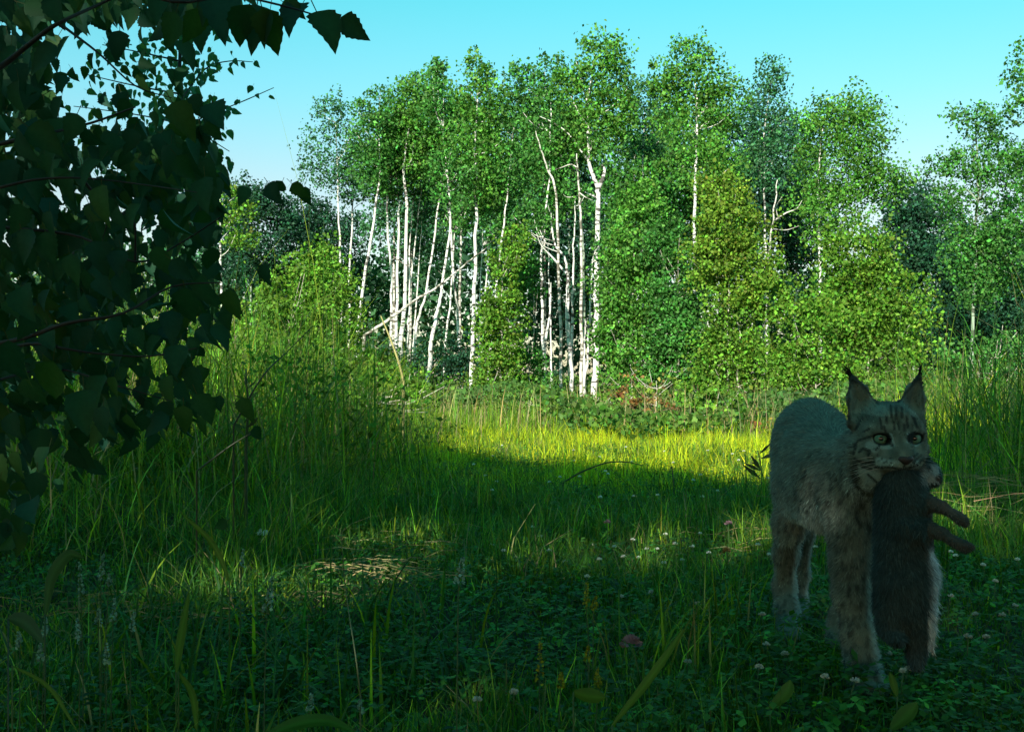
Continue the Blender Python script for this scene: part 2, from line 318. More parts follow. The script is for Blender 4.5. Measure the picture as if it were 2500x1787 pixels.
# name, label, depth, trunk path (photo px, bottom to top), trunk width px, crown ellipses, tone, bark
ASP = [
 ("white aspen glimpsed at the right edge of the dark foreground leaves", 27, [(548, 960), (540, 700), (538, 540), (535, 420)], 9, [(560, 500, 40, 60), (590, 560, 45, 60)], 'shrub', None, 260),
 ("leftmost tall aspen of the grove, thin pointed crown against the sky", 30, [(836, 900), (830, 612), (826, 520), (820, 300)], 8, [(812, 285, 40, 60), (815, 360, 85, 60), (800, 420, 70, 45), (850, 455, 45, 40)], 'blue', None, 240),
 ("thin aspen pole between leftmost tall aspen and the leaning one", 31, [(852, 900), (854, 666), (862, 517), (866, 400)], 7, [(872, 395, 38, 75), (860, 480, 30, 30)], 'blue', None, 220),
 ("white aspen leaning right, standing alone left of the trunk cluster", 28, [(866, 860), (874, 805), (896, 650), (917, 507), (928, 410), (922, 300)], 11, [(912, 270, 42, 55), (915, 340, 65, 60), (905, 420, 48, 45)], 'aspen', None, 400),
 ("curved white aspen at left edge of the trunk cluster", 29, [(950, 900), (954, 818), (956, 690), (944, 510), (962, 390), (958, 330)], 9, [(965, 290, 45, 60), (962, 380, 48, 70)], 'aspen', None, 420),
 ("straight white aspen, second from left in the trunk cluster", 29, [(966, 900), (969, 771), (972, 600), (973, 480), (966, 380)], 11, [(985, 330, 50, 75), (950, 430, 40, 60)], 'aspen', None, 420),
 ("thick white aspen in middle of the left trunk cluster", 28.5, [(976, 900), (980, 825), (989, 717), (993, 500), (985, 410), (1000, 300)], 15, [(1000, 250, 48, 60), (1010, 340, 60, 80)], 'lit', None, 460),
 ("thin white aspen close against the thick cluster trunk", 30, [(994, 900), (998, 780), (1001, 612), (1010, 480)], 7, [(1030, 440, 45, 60)], 'aspen', None, 380),
 ("slim tilted aspen just right of the thick cluster trunk", 30, [(990, 900), (994, 872), (1001, 720), (1018, 568), (1030, 450)], 8, [(1040, 370, 45, 70)], 'aspen', None, 420),
 ("thin aspen with tilted white stem behind the leaning pole", 31, [(1006, 900), (1012, 800), (1024, 640), (1032, 520)], 6, [(1045, 500, 40, 45)], 'blue', None, 300),
 ("right-leaning white aspen crossing behind the fallen pole", 29, [(1008, 900), (1010, 882), (1018, 795), (1039, 717), (1062, 568), (1078, 430), (1066, 300)], 10, [(1040, 225, 50, 55), (1065, 300, 62, 70), (1070, 400, 50, 60)], 'aspen', None, 440),
 ("heavy scarred aspen with knobbly bend above dark mossy foot", 26.5, [(1042, 985), (1045, 930), (1054, 832), (1068, 760), (1078, 700), (1100, 544), (1092, 420)], 15, [(1105, 430, 55, 75)], 'aspen', None, 430),
 ("white aspen whose trunk leans left, forming an upside-down V", 27.5, [(1130, 985), (1127, 930), (1118, 780), (1111, 703), (1098, 534), (1091, 419), (1082, 320)], 11, [(1062, 185, 32, 40), (1085, 270, 60, 60)], 'aspen', None, 440),
 ("thin aspen pole standing inside the upside-down V", 29, [(1084, 900), (1089, 838), (1103, 690), (1110, 560)], 8, [(1125, 520, 40, 55)], 'aspen', None, 380),
 ("tall straight white aspen between the two trunk clusters", 27, [(1145, 990), (1150, 930), (1159, 703), (1162, 500), (1160, 350), (1166, 230)], 14, [(1168, 175, 36, 48), (1172, 250, 58, 60), (1160, 350, 70, 70), (1180, 450, 55, 60)], 'lit', None, 460),
 ("pencil-thin aspen touching the tall straight one", 27.3, [(1166, 980), (1166, 900), (1170, 760), (1178, 600)], 6, [(1200, 560, 35, 40)], 'aspen', None, 360),
 ("thin tilted aspen right of the tall straight one", 29, [(1170, 940), (1176, 850), (1191, 635), (1200, 520)], 7, [(1215, 480, 50, 70)], 'aspen', None, 420),
 ("spotted white aspen tilting right beside the bushy sapling", 27, [(1184, 990), (1190, 940), (1208, 737), (1223, 605), (1240, 450), (1262, 250)], 10, [(1268, 200, 34, 55), (1262, 290, 55, 65), (1245, 400, 62, 75)], 'aspen', None, 440),
 ("white twin-stemmed aspen left in the right-hand trunk cluster", 26.5, [(1334, 990), (1333, 940), (1326, 830), (1323, 700), (1323, 600), (1340, 430), (1345, 250)], 11, [(1340, 190, 40, 55), (1335, 280, 65, 70), (1330, 400, 55, 70)], 'aspen', None, 420),
 ("thin aspen just behind the twin-stemmed one", 27.5, [(1346, 960), (1346, 880), (1342, 760), (1338, 600)], 7, [(1335, 520, 45, 50)], 'aspen', None, 380),
 ("forked white aspen whose stem sweeps left near the top", 26, [(1396, 990), (1394, 900), (1388, 780), (1385, 690), (1380, 635), (1352, 590), (1345, 520)], 12, [(1300, 530, 45, 50)], 'aspen', None, 330),
 ("white aspen growing out of the forked one's right side", 26.4, [(1396, 850), (1398, 780), (1399, 690), (1400, 600), (1405, 480)], 9, [(1400, 480, 40, 45)], 'aspen', None, 330),
 ("dull green mossy trunk right of the forked aspen", 27, [(1429, 990), (1427, 945), (1426, 805), (1424, 650), (1419, 520), (1413, 430)], 10, [(1380, 330, 50, 60)], 'blue', M_GREENB, 360),
 ("thin white aspen leaning right against the big spotted trunk", 26, [(1424, 960), (1434, 873), (1440, 760), (1446, 640)], 9, [(1480, 600, 35, 40)], 'aspen', None, 360),
 ("white aspen with clean base between the mossy and spotted trunks", 26.2, [(1426, 990), (1426, 900), (1427, 830), (1429, 780)], 11, [], 'aspen', None, 0),
 ("biggest aspen, thick black-spotted white trunk under the highest crown", 26, [(1450, 990), (1455, 855), (1457, 690), (1461, 500), (1458, 455), (1440, 400), (1437, 260), (1450, 150)], 19, [(1475, 135, 55, 55), (1480, 210, 62, 60), (1425, 240, 70, 55), (1400, 190, 40, 40), (1510, 290, 45, 60), (1450, 330, 80, 60)], 'lit', None, 440),
 ("aspen crown filling the gap right of the highest crown", 29, [(1570, 960), (1568, 700), (1570, 400), (1575, 260)], 8, [(1560, 230, 45, 45), (1575, 330, 55, 80)], 'blue', None, 360),
 ("aspen with broad second-highest crown and forked white trunk", 26, [(1692, 980), (1696, 760), (1696, 493), (1701, 318), (1698, 200)], 13, [(1695, 145, 50, 50), (1700, 210, 85, 60), (1620, 200, 40, 55), (1640, 290, 50, 50), (1765, 260, 60, 70), (1720, 400, 95, 60)], 'lit', None, 420),
 ("aspen with ragged narrow top right of second-highest crown", 30, [(1872, 940), (1869, 700), (1868, 510), (1866, 330), (1882, 200)], 8, [(1885, 190, 36, 50), (1870, 270, 65, 60), (1900, 370, 62, 75), (1850, 400, 55, 70)], 'blue', None, 380),
 ("rounded aspen standing apart on the grove's right side", 27, [(2004, 980), (2002, 700), (1999, 500), (1999, 408), (2010, 300)], 10, [(2060, 275, 70, 50), (2010, 320, 60, 60), (2105, 330, 70, 70), (2065, 420, 110, 80), (2130, 440, 70, 60), (2030, 520, 95, 70)], 'lit', None, 430),
 ("sparse aspen with open branching, left of the frame-edge tree", 26, [(2370, 960), (2378, 700), (2383, 530), (2388, 482), (2386, 380), (2380, 300)], 10, [(2385, 295, 62, 48), (2300, 405, 45, 28), (2350, 400, 50, 40), (2440, 380, 60, 70), (2440, 470, 70, 70), (2400, 560, 100, 45), (2460, 640, 80, 80), (2320, 480, 55, 35), (2400, 700, 60, 60), (2370, 620, 60, 70)], 'aspen', M_GREENB, 360),
 ("tall aspen cut off by the photo's right edge", 24, [(2540, 980), (2535, 600), (2530, 300), (2535, 100)], 14, [(2520, 165, 60, 60), (2500, 270, 45, 35), (2520, 420, 60, 75), (2530, 560, 70, 90)], 'aspen', None, 380),
]
EXTRA = {
 17: [([(1332, 830), (1343, 760), (1345, 690)], 7)],
 19: [([(1382, 668), (1350, 630), (1322, 600), (1310, 570)], 6), ([(1392, 870), (1382, 790), (1384, 700)], 7)],
 24: [([(1460, 465), (1470, 440), (1476, 415), (1468, 400)], 14), ([(1452, 480), (1430, 470), (1412, 455)], 5), ([(1437, 260), (1420, 200), (1404, 140)], 5), ([(1438, 215), (1450, 170), (1452, 120)], 4),
      ([(1440, 320), (1400, 250), (1385, 195)], 5), ([(1440, 310), (1470, 280), (1478, 240)], 4), ([(1440, 400), (1390, 330), (1350, 300), (1318, 285)], 5)],
 26: [([(1701, 325), (1690, 315), (1682, 305)], 6), ([(1702, 320), (1712, 310), (1722, 300)], 6), ([(1700, 290), (1730, 260), (1750, 245)], 5), ([(1700, 255), (1695, 230), (1685, 215)], 5)],
 29: [([(2386, 490), (2370, 472), (2358, 462)], 6), ([(2389, 490), (2402, 472), (2410, 462)], 6), ([(2386, 430), (2378, 390), (2376, 340)], 5), ([(2384, 530), (2400, 520), (2412, 508)], 5)],
}
for i, (lab, d, path, w, cr_, tone, bark, dens) in enumerate(ASP):
    make_tree("aspen_tree", lab, A_, d, path, w, cr_, tone, dens*2.6, .062, bark, 6 if cr_ else 0, i, "aspens of the sunlit grove", extra=EXTRA.get(i-1, ()))

# trees that fill the grove behind the front row
BACK = [
 ("leafy tree filling the gap behind the left trunk cluster", 36, [(1000, 920), (1005, 600), (1010, 450)], 9, [(960, 560, 70, 60), (1050, 560, 60, 90), (1010, 470, 90, 70)], 'blue', 330),
 ("leafy tree seen between the left cluster and tall straight aspen", 36, [(1120, 920), (1125, 600), (1130, 380)], 9, [(1130, 330, 70, 80), (1125, 470, 70, 80), (1200, 350, 60, 90)], 'aspen', 360),
 ("leafy tree behind the bushy sapling, under a notch of sky", 36, [(1255, 920), (1260, 600), (1262, 400)], 9, [(1255, 480, 70, 100), (1270, 600, 60, 80), (1300, 350, 50, 70)], 'blue', 360),
 ("dark leafy tree behind the right-hand trunk cluster", 37, [(1390, 920), (1390, 600), (1395, 400)], 9, [(1390, 420, 75, 80), (1400, 560, 70, 90), (1370, 720, 70, 90)], 'dark', 400),
 ("leafy tree below the notch between the two highest crowns", 34, [(1540, 920), (1545, 600), (1550, 350)], 9, [(1540, 400, 75, 80), (1560, 520, 90, 90), (1620, 400, 60, 70)], 'aspen', 400),
 ("dim leafy tree behind the yellowish sapling", 36, [(1800, 920), (1800, 600), (1800, 350)], 9, [(1800, 370, 70, 80), (1810, 480, 80, 90), (1900, 520, 70, 90)], 'dark', 420),
 ("dim leafy tree between grove and rounded aspen", 37, [(1940, 920), (1945, 600), (1950, 420)], 9, [(1945, 430, 50, 70), (1960, 560, 70, 90), (1935, 330, 40, 40)], 'dark', 400),
 ("dark low tree in shade right of the rounded aspen", 38, [(2230, 930), (2235, 700), (2238, 520)], 8, [(2225, 500, 55, 55), (2260, 580, 90, 90), (2200, 620, 60, 90), (2270, 720, 90, 110)], 'dark', 430),  # shade on this side is put into the dark leaf colour
 ("dark low tree below the sparse aspen", 36, [(2390, 930), (2395, 750), (2400, 640)], 8, [(2360, 640, 80, 80), (2440, 720, 90, 110), (2350, 780, 90, 100), (2480, 620, 60, 90)], 'dark', 430),  # dark leaf colour stands in for the shade here
 ("leafy tree behind the forked trunk of the second-highest crown", 35, [(1690, 920), (1690, 600), (1690, 350)], 9, [(1690, 330, 85, 75), (1700, 450, 90, 80), (1740, 560, 80, 80)], 'aspen', 380),
 ("leafy tree behind the curved aspen, upper left of the grove", 36, [(960, 920), (962, 600), (965, 350)], 9, [(960, 350, 60, 70), (1020, 400, 70, 70), (930, 440, 45, 50)], 'aspen', 380),
 ("leafy tree behind the twin-stemmed aspen", 36, [(1330, 920), (1330, 600), (1330, 350)], 9, [(1330, 330, 75, 80), (1400, 330, 60, 70), (1320, 450, 60, 60)], 'aspen', 380),
 ("low dark tree left of the grove under a sky gap", 42, [(610, 900), (612, 700), (615, 520)], 8, [(600, 490, 60, 45), (650, 560, 80, 80), (560, 600, 60, 90)], 'dark', 400),
 ("low blue-green tree under the leftmost tall aspen", 44, [(770, 900), (770, 700), (772, 560)], 8, [(740, 530, 50, 45), (790, 570, 60, 60), (720, 620, 70, 70), (830, 610, 50, 70)], 'dark', 380),
]
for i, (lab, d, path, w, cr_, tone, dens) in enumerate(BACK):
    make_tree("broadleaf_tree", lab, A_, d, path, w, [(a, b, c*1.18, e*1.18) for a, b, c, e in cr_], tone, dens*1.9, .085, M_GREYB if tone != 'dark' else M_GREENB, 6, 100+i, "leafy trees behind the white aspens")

# leaning and broken dead wood
make_tree("leaning_pole", "long dead white pole leaning diagonally across the left trunk cluster", "dead tree", 25.5, [(878, 826), (944, 784), (1010, 735), (1072, 698), (1130, 650), (1188, 605)], 10, [], bark=M_GREYB, limbs=0, seed=201, bare=[([(1072, 700), (1085, 678), (1070, 662)], 4), ([(1150, 634), (1172, 618), (1200, 620)], 3)])
make_tree("dead_snag", "short broken white snag in the canopy left of biggest aspen", "dead tree", 25.6, [(1370, 960), (1366, 700), (1358, 475), (1340, 420), (1324, 376), (1308, 321)], 9, [], bark=M_GREYB, limbs=0, seed=202)
make_tree("dead_snag", "upright pale snag with side twig just left of biggest aspen", "dead tree", 25.4, [(1420, 960), (1420, 700), (1418, 543), (1413, 450), (1408, 376)], 10, [], bark=M_GREYB, limbs=0, seed=203, bare=[([(1412, 412), (1395, 402), (1375, 408), (1355, 415)], 4), ([(1413, 470), (1430, 482), (1448, 490)], 4)])
make_tree("dead_snag", "bare branched white snag right of the yellowish sapling", "dead tree", 24, [(1862, 960), (1866, 760), (1872, 660), (1890, 510), (1898, 440)], 9, [], bark=M_GREYB, limbs=0, seed=204,
          bare=[([(1888, 540), (1920, 520), (1945, 510), (1958, 490)], 5), ([(1886, 560), (1920, 562), (1950, 552)], 4), ([(1900, 535), (1895, 505), (1910, 480)], 3)])

# ------------------------------------------------------------------ shrubs and saplings at the foot of the grove
SHR = [
 ("bright willow bush behind the tall grass on the left", 17, [(700, 960), (705, 800)], [(690, 720, 70, 55), (770, 660, 70, 55), (640, 790, 70, 55), (740, 770, 80, 60), (690, 850, 90, 60)], 'shrub', 800, .06),
 ("low bush left of the leaning white aspen", 22, [(810, 960), (812, 800)], [(800, 690, 55, 60), (840, 770, 50, 70), (790, 850, 60, 60)], 'shrub', 700, .07),
 ("small bright bush under the lower end of the leaning pole", 19, [(880, 970), (882, 860)], [(880, 880, 55, 40), (930, 900, 45, 40), (850, 830, 30, 40)], 'shrub', 700, .065),
 ("low dark brush at foot of the left trunk cluster", 27, [(1000, 980), (1002, 900)], [(980, 900, 60, 50), (1060, 900, 50, 60), (1110, 870, 40, 60)], 'dark', 600, .07),
 ("slim bushy sapling between the two trunk clusters", 23, [(1222, 985), (1224, 800), (1226, 680)], [(1235, 660, 40, 50), (1225, 740, 48, 60), (1222, 830, 55, 70), (1220, 920, 60, 60), (1262, 600, 35, 50)], 'shrub', 780, .07),
 ("low bush under the twin-stemmed aspen", 24, [(1290, 990), (1292, 900)], [(1290, 900, 45, 60), (1300, 960, 70, 40), (1290, 700, 35, 60)], 'aspen', 700, .07),
 ("large round bush right of the biggest trunk", 23.5, [(1540, 990), (1545, 800), (1548, 620)], [(1540, 620, 70, 80), (1540, 720, 80, 80), (1520, 820, 75, 80), (1580, 900, 80, 60), (1570, 500, 55, 60)], 'lit', 760, .075),
 ("dark green bush in the middle of the thicket", 23, [(1650, 1000), (1655, 850), (1658, 700)], [(1650, 700, 70, 70), (1650, 800, 75, 80), (1670, 890, 75, 70), (1610, 600, 55, 60)], 'aspen', 760, .075),
 ("yellowish leafy sapling in front of the second-highest crown", 22, [(1775, 1000), (1778, 800), (1780, 600)], [(1760, 470, 60, 50), (1780, 560, 80, 70), (1740, 640, 65, 70), (1820, 680, 70, 80)], 'yel', 800, .07),
 ("tall green bush below the bare branched snag", 22, [(1800, 1010), (1802, 900), (1805, 800)], [(1800, 800, 70, 80), (1770, 890, 70, 70), (1840, 900, 70, 60), (1880, 720, 55, 70)], 'shrub', 760, .07),
 ("bright bush with sharp right edge beside dark shade", 20.5, [(2120, 1010), (2122, 850), (2125, 700)], [(2090, 630, 90, 70), (2140, 700, 90, 70), (2170, 790, 100, 75), (2080, 760, 90, 80), (2130, 880, 120, 70)], 'shrub', 820, .07),
 ("low bright bush behind the lynx's back", 19, [(1990, 1010), (1992, 900)], [(1980, 790, 60, 70), (1960, 880, 80, 60), (2020, 920, 80, 50), (1930, 940, 60, 50)], 'shrub', 800, .065),
 ("leafy weeds in shade at the right edge", 14, [(2420, 960), (2422, 880)], [(2380, 880, 70, 40), (2460, 850, 60, 50), (2320, 900, 60, 40)], 'aspen', 700, .05),
]
for i, (lab, d, path, cr_, tone, dens, lf) in enumerate(SHR):
    make_tree("leafy_shrub", lab, "shrub", d, path, 6, cr_, tone, dens*2.7, lf*.76, M_PALETWIG, 14, 300+i, "shrubs at the foot of the grove", clump=.2)
make_tree("leafy_shrub", "low weedy bush at the sunlit strip's far edge, right of the rusty shrub", "shrub", 15, [(1740, 1050), (1742, 1000)], 4, [(1740, 990, 75, 40), (1690, 960, 50, 40), (1800, 1010, 55, 35)], 'shrub', 1300, .05, M_PALETWIG, 20, 340, "shrubs at the foot of the grove", clump=.12)
make_tree("leafy_shrub", "low weedy bush left of the rusty shrub under biggest trunk", "shrub", 16.5, [(1430, 1040), (1432, 1000)], 4, [(1430, 985, 75, 32), (1350, 995, 60, 25), (1500, 980, 40, 40)], 'shrub', 1300, .05, M_PALETWIG, 20, 341, "shrubs at the foot of the grove", clump=.12)
make_tree("leafy_shrub", "low weedy bush rising from the tall grass on the left bank", "shrub", 11, [(560, 1000), (562, 900)], 4, [(560, 850, 80, 60), (480, 900, 70, 60), (640, 900, 70, 50)], 'shrub', 1500, .036, M_PALETWIG, 20, 342, "shrubs at the foot of the grove", clump=.12)
make_tree("leafy_shrub", "small weedy bush before the left trunk cluster's grass", "shrub", 13, [(930, 1000), (932, 960)], 4, [(940, 940, 60, 45), (1030, 960, 60, 35), (860, 920, 50, 45)], 'shrub', 1300, .042, M_PALETWIG, 20, 343, "shrubs at the foot of the grove", clump=.12)
make_tree("rusty_shrub", "twiggy shrub with rusty orange leaves at the meadow's far edge", "shrub", 15.5, [(1590, 1040), (1592, 980)], 4, [(1580, 1000, 55, 30), (1560, 960, 60, 40), (1640, 1010, 40, 25)], 'rust', 620, .045, M_RUSTWIG, 40, 330, clump=.12)
make_tree("rusty_shrub", "small tuft of orange leaves just left of the lynx's rump", "shrub", 13.5, [(1855, 1075), (1856, 1050)], 3, [(1855, 1045, 22, 22)], 'rust', 800, .04, M_RUSTWIG, 14, 331, clump=.1)
make_tree("twiggy_shrub", "grey leafless thicket above the rusty shrub", "shrub", 17, [(1600, 1030), (1602, 930)], 4, [(1590, 930, 85, 45)], 'yel', 330, .05, M_PALETWIG, 60, 332, clump=.2)

# ------------------------------------------------------------------ unseen wood behind the camera, its crowns shaped to throw the foreground's shade
def shade_wood():
    rng = np.random.default_rng(77); n = 95000
    yg = rng.uniform(-3, 15, n); xg = rng.uniform(-11, 10, n)
    keep = rng.random(n) > lit_prob(xg, yg); keep &= (yg < 13)  # leaves left out wherever sun flecks are wanted on the ground
    xg, yg = xg[keep], yg[keep]
    yt = rng.uniform(-15, -4.5, len(xg)); t = (yg-yt)/-SUN_DIR[1]
    P = np.stack([xg, yg, np.zeros(len(xg))], 1)+SUN_DIR[None]*t[:, None]
    P += rng.normal(0, .05, P.shape)
    ok = P[:, 2] > .5; P = P[ok]
    spots = [(-9, -8), (-6, -12), (-3.6, -7.5), (-.8, -11.5), (1.4, -8), (4.2, -12), (6.5, -8.5)]
    names = ["far left", "second from left", "left of the camera", "straight behind the camera", "just right of the camera", "second from right", "far right"]
    own = np.argmin(np.stack([((P[:, 0]-x)**2+.3*(P[:, 1]-y)**2) for x, y in spots], 1), 1)
    for i, (x, y) in enumerate(spots):
        root = thing("shade_tree", "tall leafy tree behind the viewpoint, %s, shading the foreground" % names[i], "tree", (x, y, gz(x, y)), "trees behind the viewpoint")
        q = P[own == i]; top = float(np.percentile(q[:, 2], 97)) if len(q) else 8
        g = G(); tube2(g, smooth_path([(x, y, -.2), (x+.1, y, top*.4), (x-.1, y-.1, top)], 5), np.linspace(.16, .03, 11), 8); g.part("trunk", M_GREYB, root, True)
        gb = G()
        for c in q[rng.permutation(len(q))[:25]]: tube2(gb, smooth_path([(x, y, c[2]*.7), (np.array([x, y, c[2]*.7])+c)/2+[0, 0, -.1], c], 3), np.linspace(.05, .01, 7), 5)
        gb.part("limbs", M_GREYB, root, True, "stuff")
        V, F, c = cards(q, .17*np.exp(rng.normal(0, .2, len(q))), varied(LEAFCOL['aspen'], len(q), rng), rng, .2)
        part("crown", V, F, M_LEAF, root, c, kind="stuff")
shade_wood()
# ------------------------------------------------------------------ grass and ground cover
def view_points(n, d0, d1, rng, pw=1.0, xpad=.25):
    """random ground points inside the photo's field of view, denser near the camera"""
    u = rng.random(n); d = (d0**(2-pw)+u*(d1**(2-pw)-d0**(2-pw)))**(1/(2-pw)); x = rng.uniform(-.5, .5, n)*(2500/FPX*d+2*xpad)
    return x, d
def tallness(x, y):
    """0 on the trodden strip, 1 in the long grass on the left, also 1 on the right bank"""
    l = sm((-x-(.05+.03*y)+.5*(vnoise(x*1.4, y*1.2, 21)-.5))/1.25)*sm((y-2.6)/2.0)
    r = sm((x-(1.05+.20*y)+.3*(vnoise(x*1.5, y*1.2, 22)-.5))/.5)*sm((y-3.6)/1.5)
    return l, r
GREEN, YGREEN, STRAW, DEEP = (.042, .122, .016), (.130, .220, .014), (.22, .19, .09), (.020, .082, .018)
def grass_cols(n, rng, straw=.06, yel=.3, base=GREEN):
    c = varied(base, n, rng, .38, .12); t = rng.random(n)
    c = np.where((t < yel)[:, None], varied(YGREEN, n, rng, .35, .12), c); c = np.where((t > 1-straw)[:, None], varied(STRAW, n, rng, .25, .08), c); return c
def ground_base(x, y, dz=-.01): return np.stack([x, y, gz(x, y)+dz], 1)
def stuff(name, label, cat, geos, mat):
    g = G()
    for V, F, c in geos: g.add(V, F, c)
    V, F, C = g.get(); return tag(link(name, mesh(name, V, F, mat, C)), label, cat, kind="stuff")

rg = np.random.default_rng(41)
# short turf over the whole clearing
x, y = view_points(140000, 1.75, 15, rg, 1.6); l, r = tallness(x, y)
k = rg.random(len(x)) < (1-.55*np.maximum(l, r)); x, y, l, r = x[k], y[k], l[k], r[k]
patch = vnoise(x*2.2, y*2.2, 24)
h = ((.022+.035*patch+.05*(patch > .62)*rg.random(len(x)))*(1+1.3*sm((y-2.7)/2)))*(1+.7*np.maximum(l, r))*np.exp(rg.normal(0, .28, len(x)))*(1-.5*sm((x-.35)/.25)*sm((2.75-y)/.3))
turf = blades(ground_base(x, y), h, (.0030+.0012*rg.random(len(x)))*(1+.05*y), rg, .5, 2, np.where((rg.random(len(x)) < .97*sm((y-6)/2)*np.clip(.35+1.4*vnoise(x*1.1+5, y*.8, 71), 0, 1))[:, None], varied((.35, .42, .012), len(x), rg, .45, .10), grass_cols(len(x), rg, .05, .25)))  # beyond the shadow edge, sun brightness is put into the blade colour
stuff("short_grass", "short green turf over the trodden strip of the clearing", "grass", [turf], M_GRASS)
# clover leaves
x, y = view_points(42000, 1.7, 11, rg, 1.5); l, r = tallness(x, y); k = rg.random(len(x)) < (.95-.85*np.maximum(l, r))*np.clip(-.25+1.9*vnoise(x*2.4+7, y*2.4, 27), 0, 1); x, y = x[k], y[k]
n = len(x); hz = rg.uniform(.015, .085, n); cc = varied((.036, .118, .015), n, rg, .40, .12); geos = []
a0 = rg.uniform(0, 6.28, n); sz = rg.uniform(.008, .0155, n)*(1+.04*y)
tilt = rg.normal(0, .35, (n, 2))
for j in range(3):
    a = a0+j*2.094; dr = np.stack([np.cos(a), np.sin(a), tilt[:, 0]*np.cos(a)+tilt[:, 1]*np.sin(a)+rg.normal(-.1, .2, n)], 1); sd = np.stack([-np.sin(a), np.cos(a), rg.normal(0, .15, n)], 1)
    c0 = ground_base(x, y, 0)+np.array([0, 0, 1.])*hz[:, None]; s_ = sz[:, None]
    V = np.stack([c0, c0+dr*s_*.75+sd*s_*.55, c0+dr*s_*1.25, c0+dr*s_*.75-sd*s_*.55], 1)
    geos.append((V.reshape(-1, 3), np.arange(4*n).reshape(n, 4), np.repeat(cc, 4, 0)))
stuff("clover_leaves", "low carpet of clover leaves in the shaded turf", "clover", geos, M_GRASS)
# long grass on the left bank
def long_grass(n, d0, d1, side, rng, hmax):
    x, y = view_points(n, d0, d1, rng, 1.1, .4); l, r = tallness(x, y); w = l if side < 0 else r
    k = rng.random(n) < w*np.clip(-.1+1.5*vnoise(x*2.6, y*2.6, 29), 0, 1); x, y, w = x[k], y[k], w[k]
    h = hmax(x, y)*(.12+.88*w**1.4)*np.exp(rng.normal(0, .32, len(x)))*(.55+.55*vnoise(x*1.1+3, y*1.1, 30)+.5*vnoise(x*3.1, y*3.1, 33))
    return x, y, h
hl_ = lambda x, y: .24+.50*sm((y-3.2)/3.2)*sm((-x-.2)/.7)+.22*sm((y-6)/3)*sm((-x-.5)/1.0)-.30*sm((y-10)/5)
x, y, h = long_grass(44000, 2.5, 13, -1, rg, hl_)
g1 = blades(ground_base(x, y), h, (.0042+.003*rg.random(len(x)))*(1+.03*y), rg, .85, 4, grass_cols(len(x), rg, .12, .42))
x, y = view_points(2600, 5.5, 12, rg, 1.0, .4); l, r = tallness(x, y); k = rg.random(len(x)) < l*sm((-x-.6)/.8); x, y = x[k], y[k]; h = rg.uniform(.8, 1.30, len(x))
g1b = blades(ground_base(x, y), h, .0075+.004*rg.random(len(x)), rg, .28, 5, grass_cols(len(x), rg, .12, .55))
xw = rg.uniform(-6.5, -.35, 26000); yw = rg.uniform(6.4, 12.5, 26000); lw, rw_ = tallness(xw, yw); kw = (rg.random(26000) < lw*np.clip(2.2*vnoise(xw*1.3+60, yw*1.3, 61)-.7, 0, 1)) & (xw > -.5*yw-.3); xw, yw = xw[kw], yw[kw]
Pw = ground_base(xw, yw, 0); Pw[:, 2] += hl_(xw, yw)*rg.random(len(xw))**.5*1.0
stuff("leafy_weeds", "leafy weeds mixed through the tall grass on the left", "weeds", [cards(Pw, .019*np.exp(rg.normal(0, .3, len(xw)))*(.7+.06*yw), varied((.085, .170, .018), len(xw), rg, .35, .14), rg, .1, 1.9)], M_SHRUB)
stuff("long_grass", "tall reedy grass on the bank under the birch leaves", "grass", [g1, g1b], M_GRASS)
x, y, h = long_grass(20000, 3.6, 12, 1, rg, lambda x, y: .30+.38*sm((y-4.2)/2.5)+0*x)
g2 = blades(ground_base(x, y), h, (.0042+.003*rg.random(len(x)))*(1+.03*y), rg, .7, 4, grass_cols(len(x), rg, .16, .25))
stuff("long_grass", "arching tall grass on the bank behind the lynx at right", "grass", [g2], M_GRASS)
tx, ty = [], []
for cx, cy, n_, s_ in ((.25, 4.7, 170, .10), (-.35, 4.55, 220, .12), (-.75, 4.9, 200, .15), (.72, 4.95, 120, .10), (-.2, 5.6, 150, .15), (.55, 3.0, 60, .07), (.35, 2.5, 60, .08), (1.0, 4.2, 80, .08)):
    tx.append(cx+rg.normal(0, s_, n_)); ty.append(cy+rg.normal(0, s_, n_))
x, y = np.concatenate(tx), np.concatenate(ty); h = rg.uniform(.10, .24, len(x))
stuff("grass_tufts", "taller grass tufts standing out of the turf", "grass", [blades(ground_base(x, y), h, rg.uniform(.004, .007, len(x)), rg, .35, 4, grass_cols(len(x), rg, .06, .4))], M_GRASS)
# bottom left foreground, coarse blades close to the lens
x = rg.uniform(-1.15, .45, 1500); y = rg.uniform(1.75, 3.2, 1500); k = rg.random(1500) < sm((-x+.1)/.8)*.8+.03; x, y = x[k], y[k]; h = rg.uniform(.10, .30, len(x))*(1-.35*sm((2.3-y)/.5))
g3 = blades(ground_base(x, y), h, rg.uniform(.004, .009, len(x)), rg, .6, 5, grass_cols(len(x), rg, .07, .2, DEEP))
stuff("coarse_grass", "coarse dark grass blades close up at bottom left", "grass", [g3], M_GRASS)
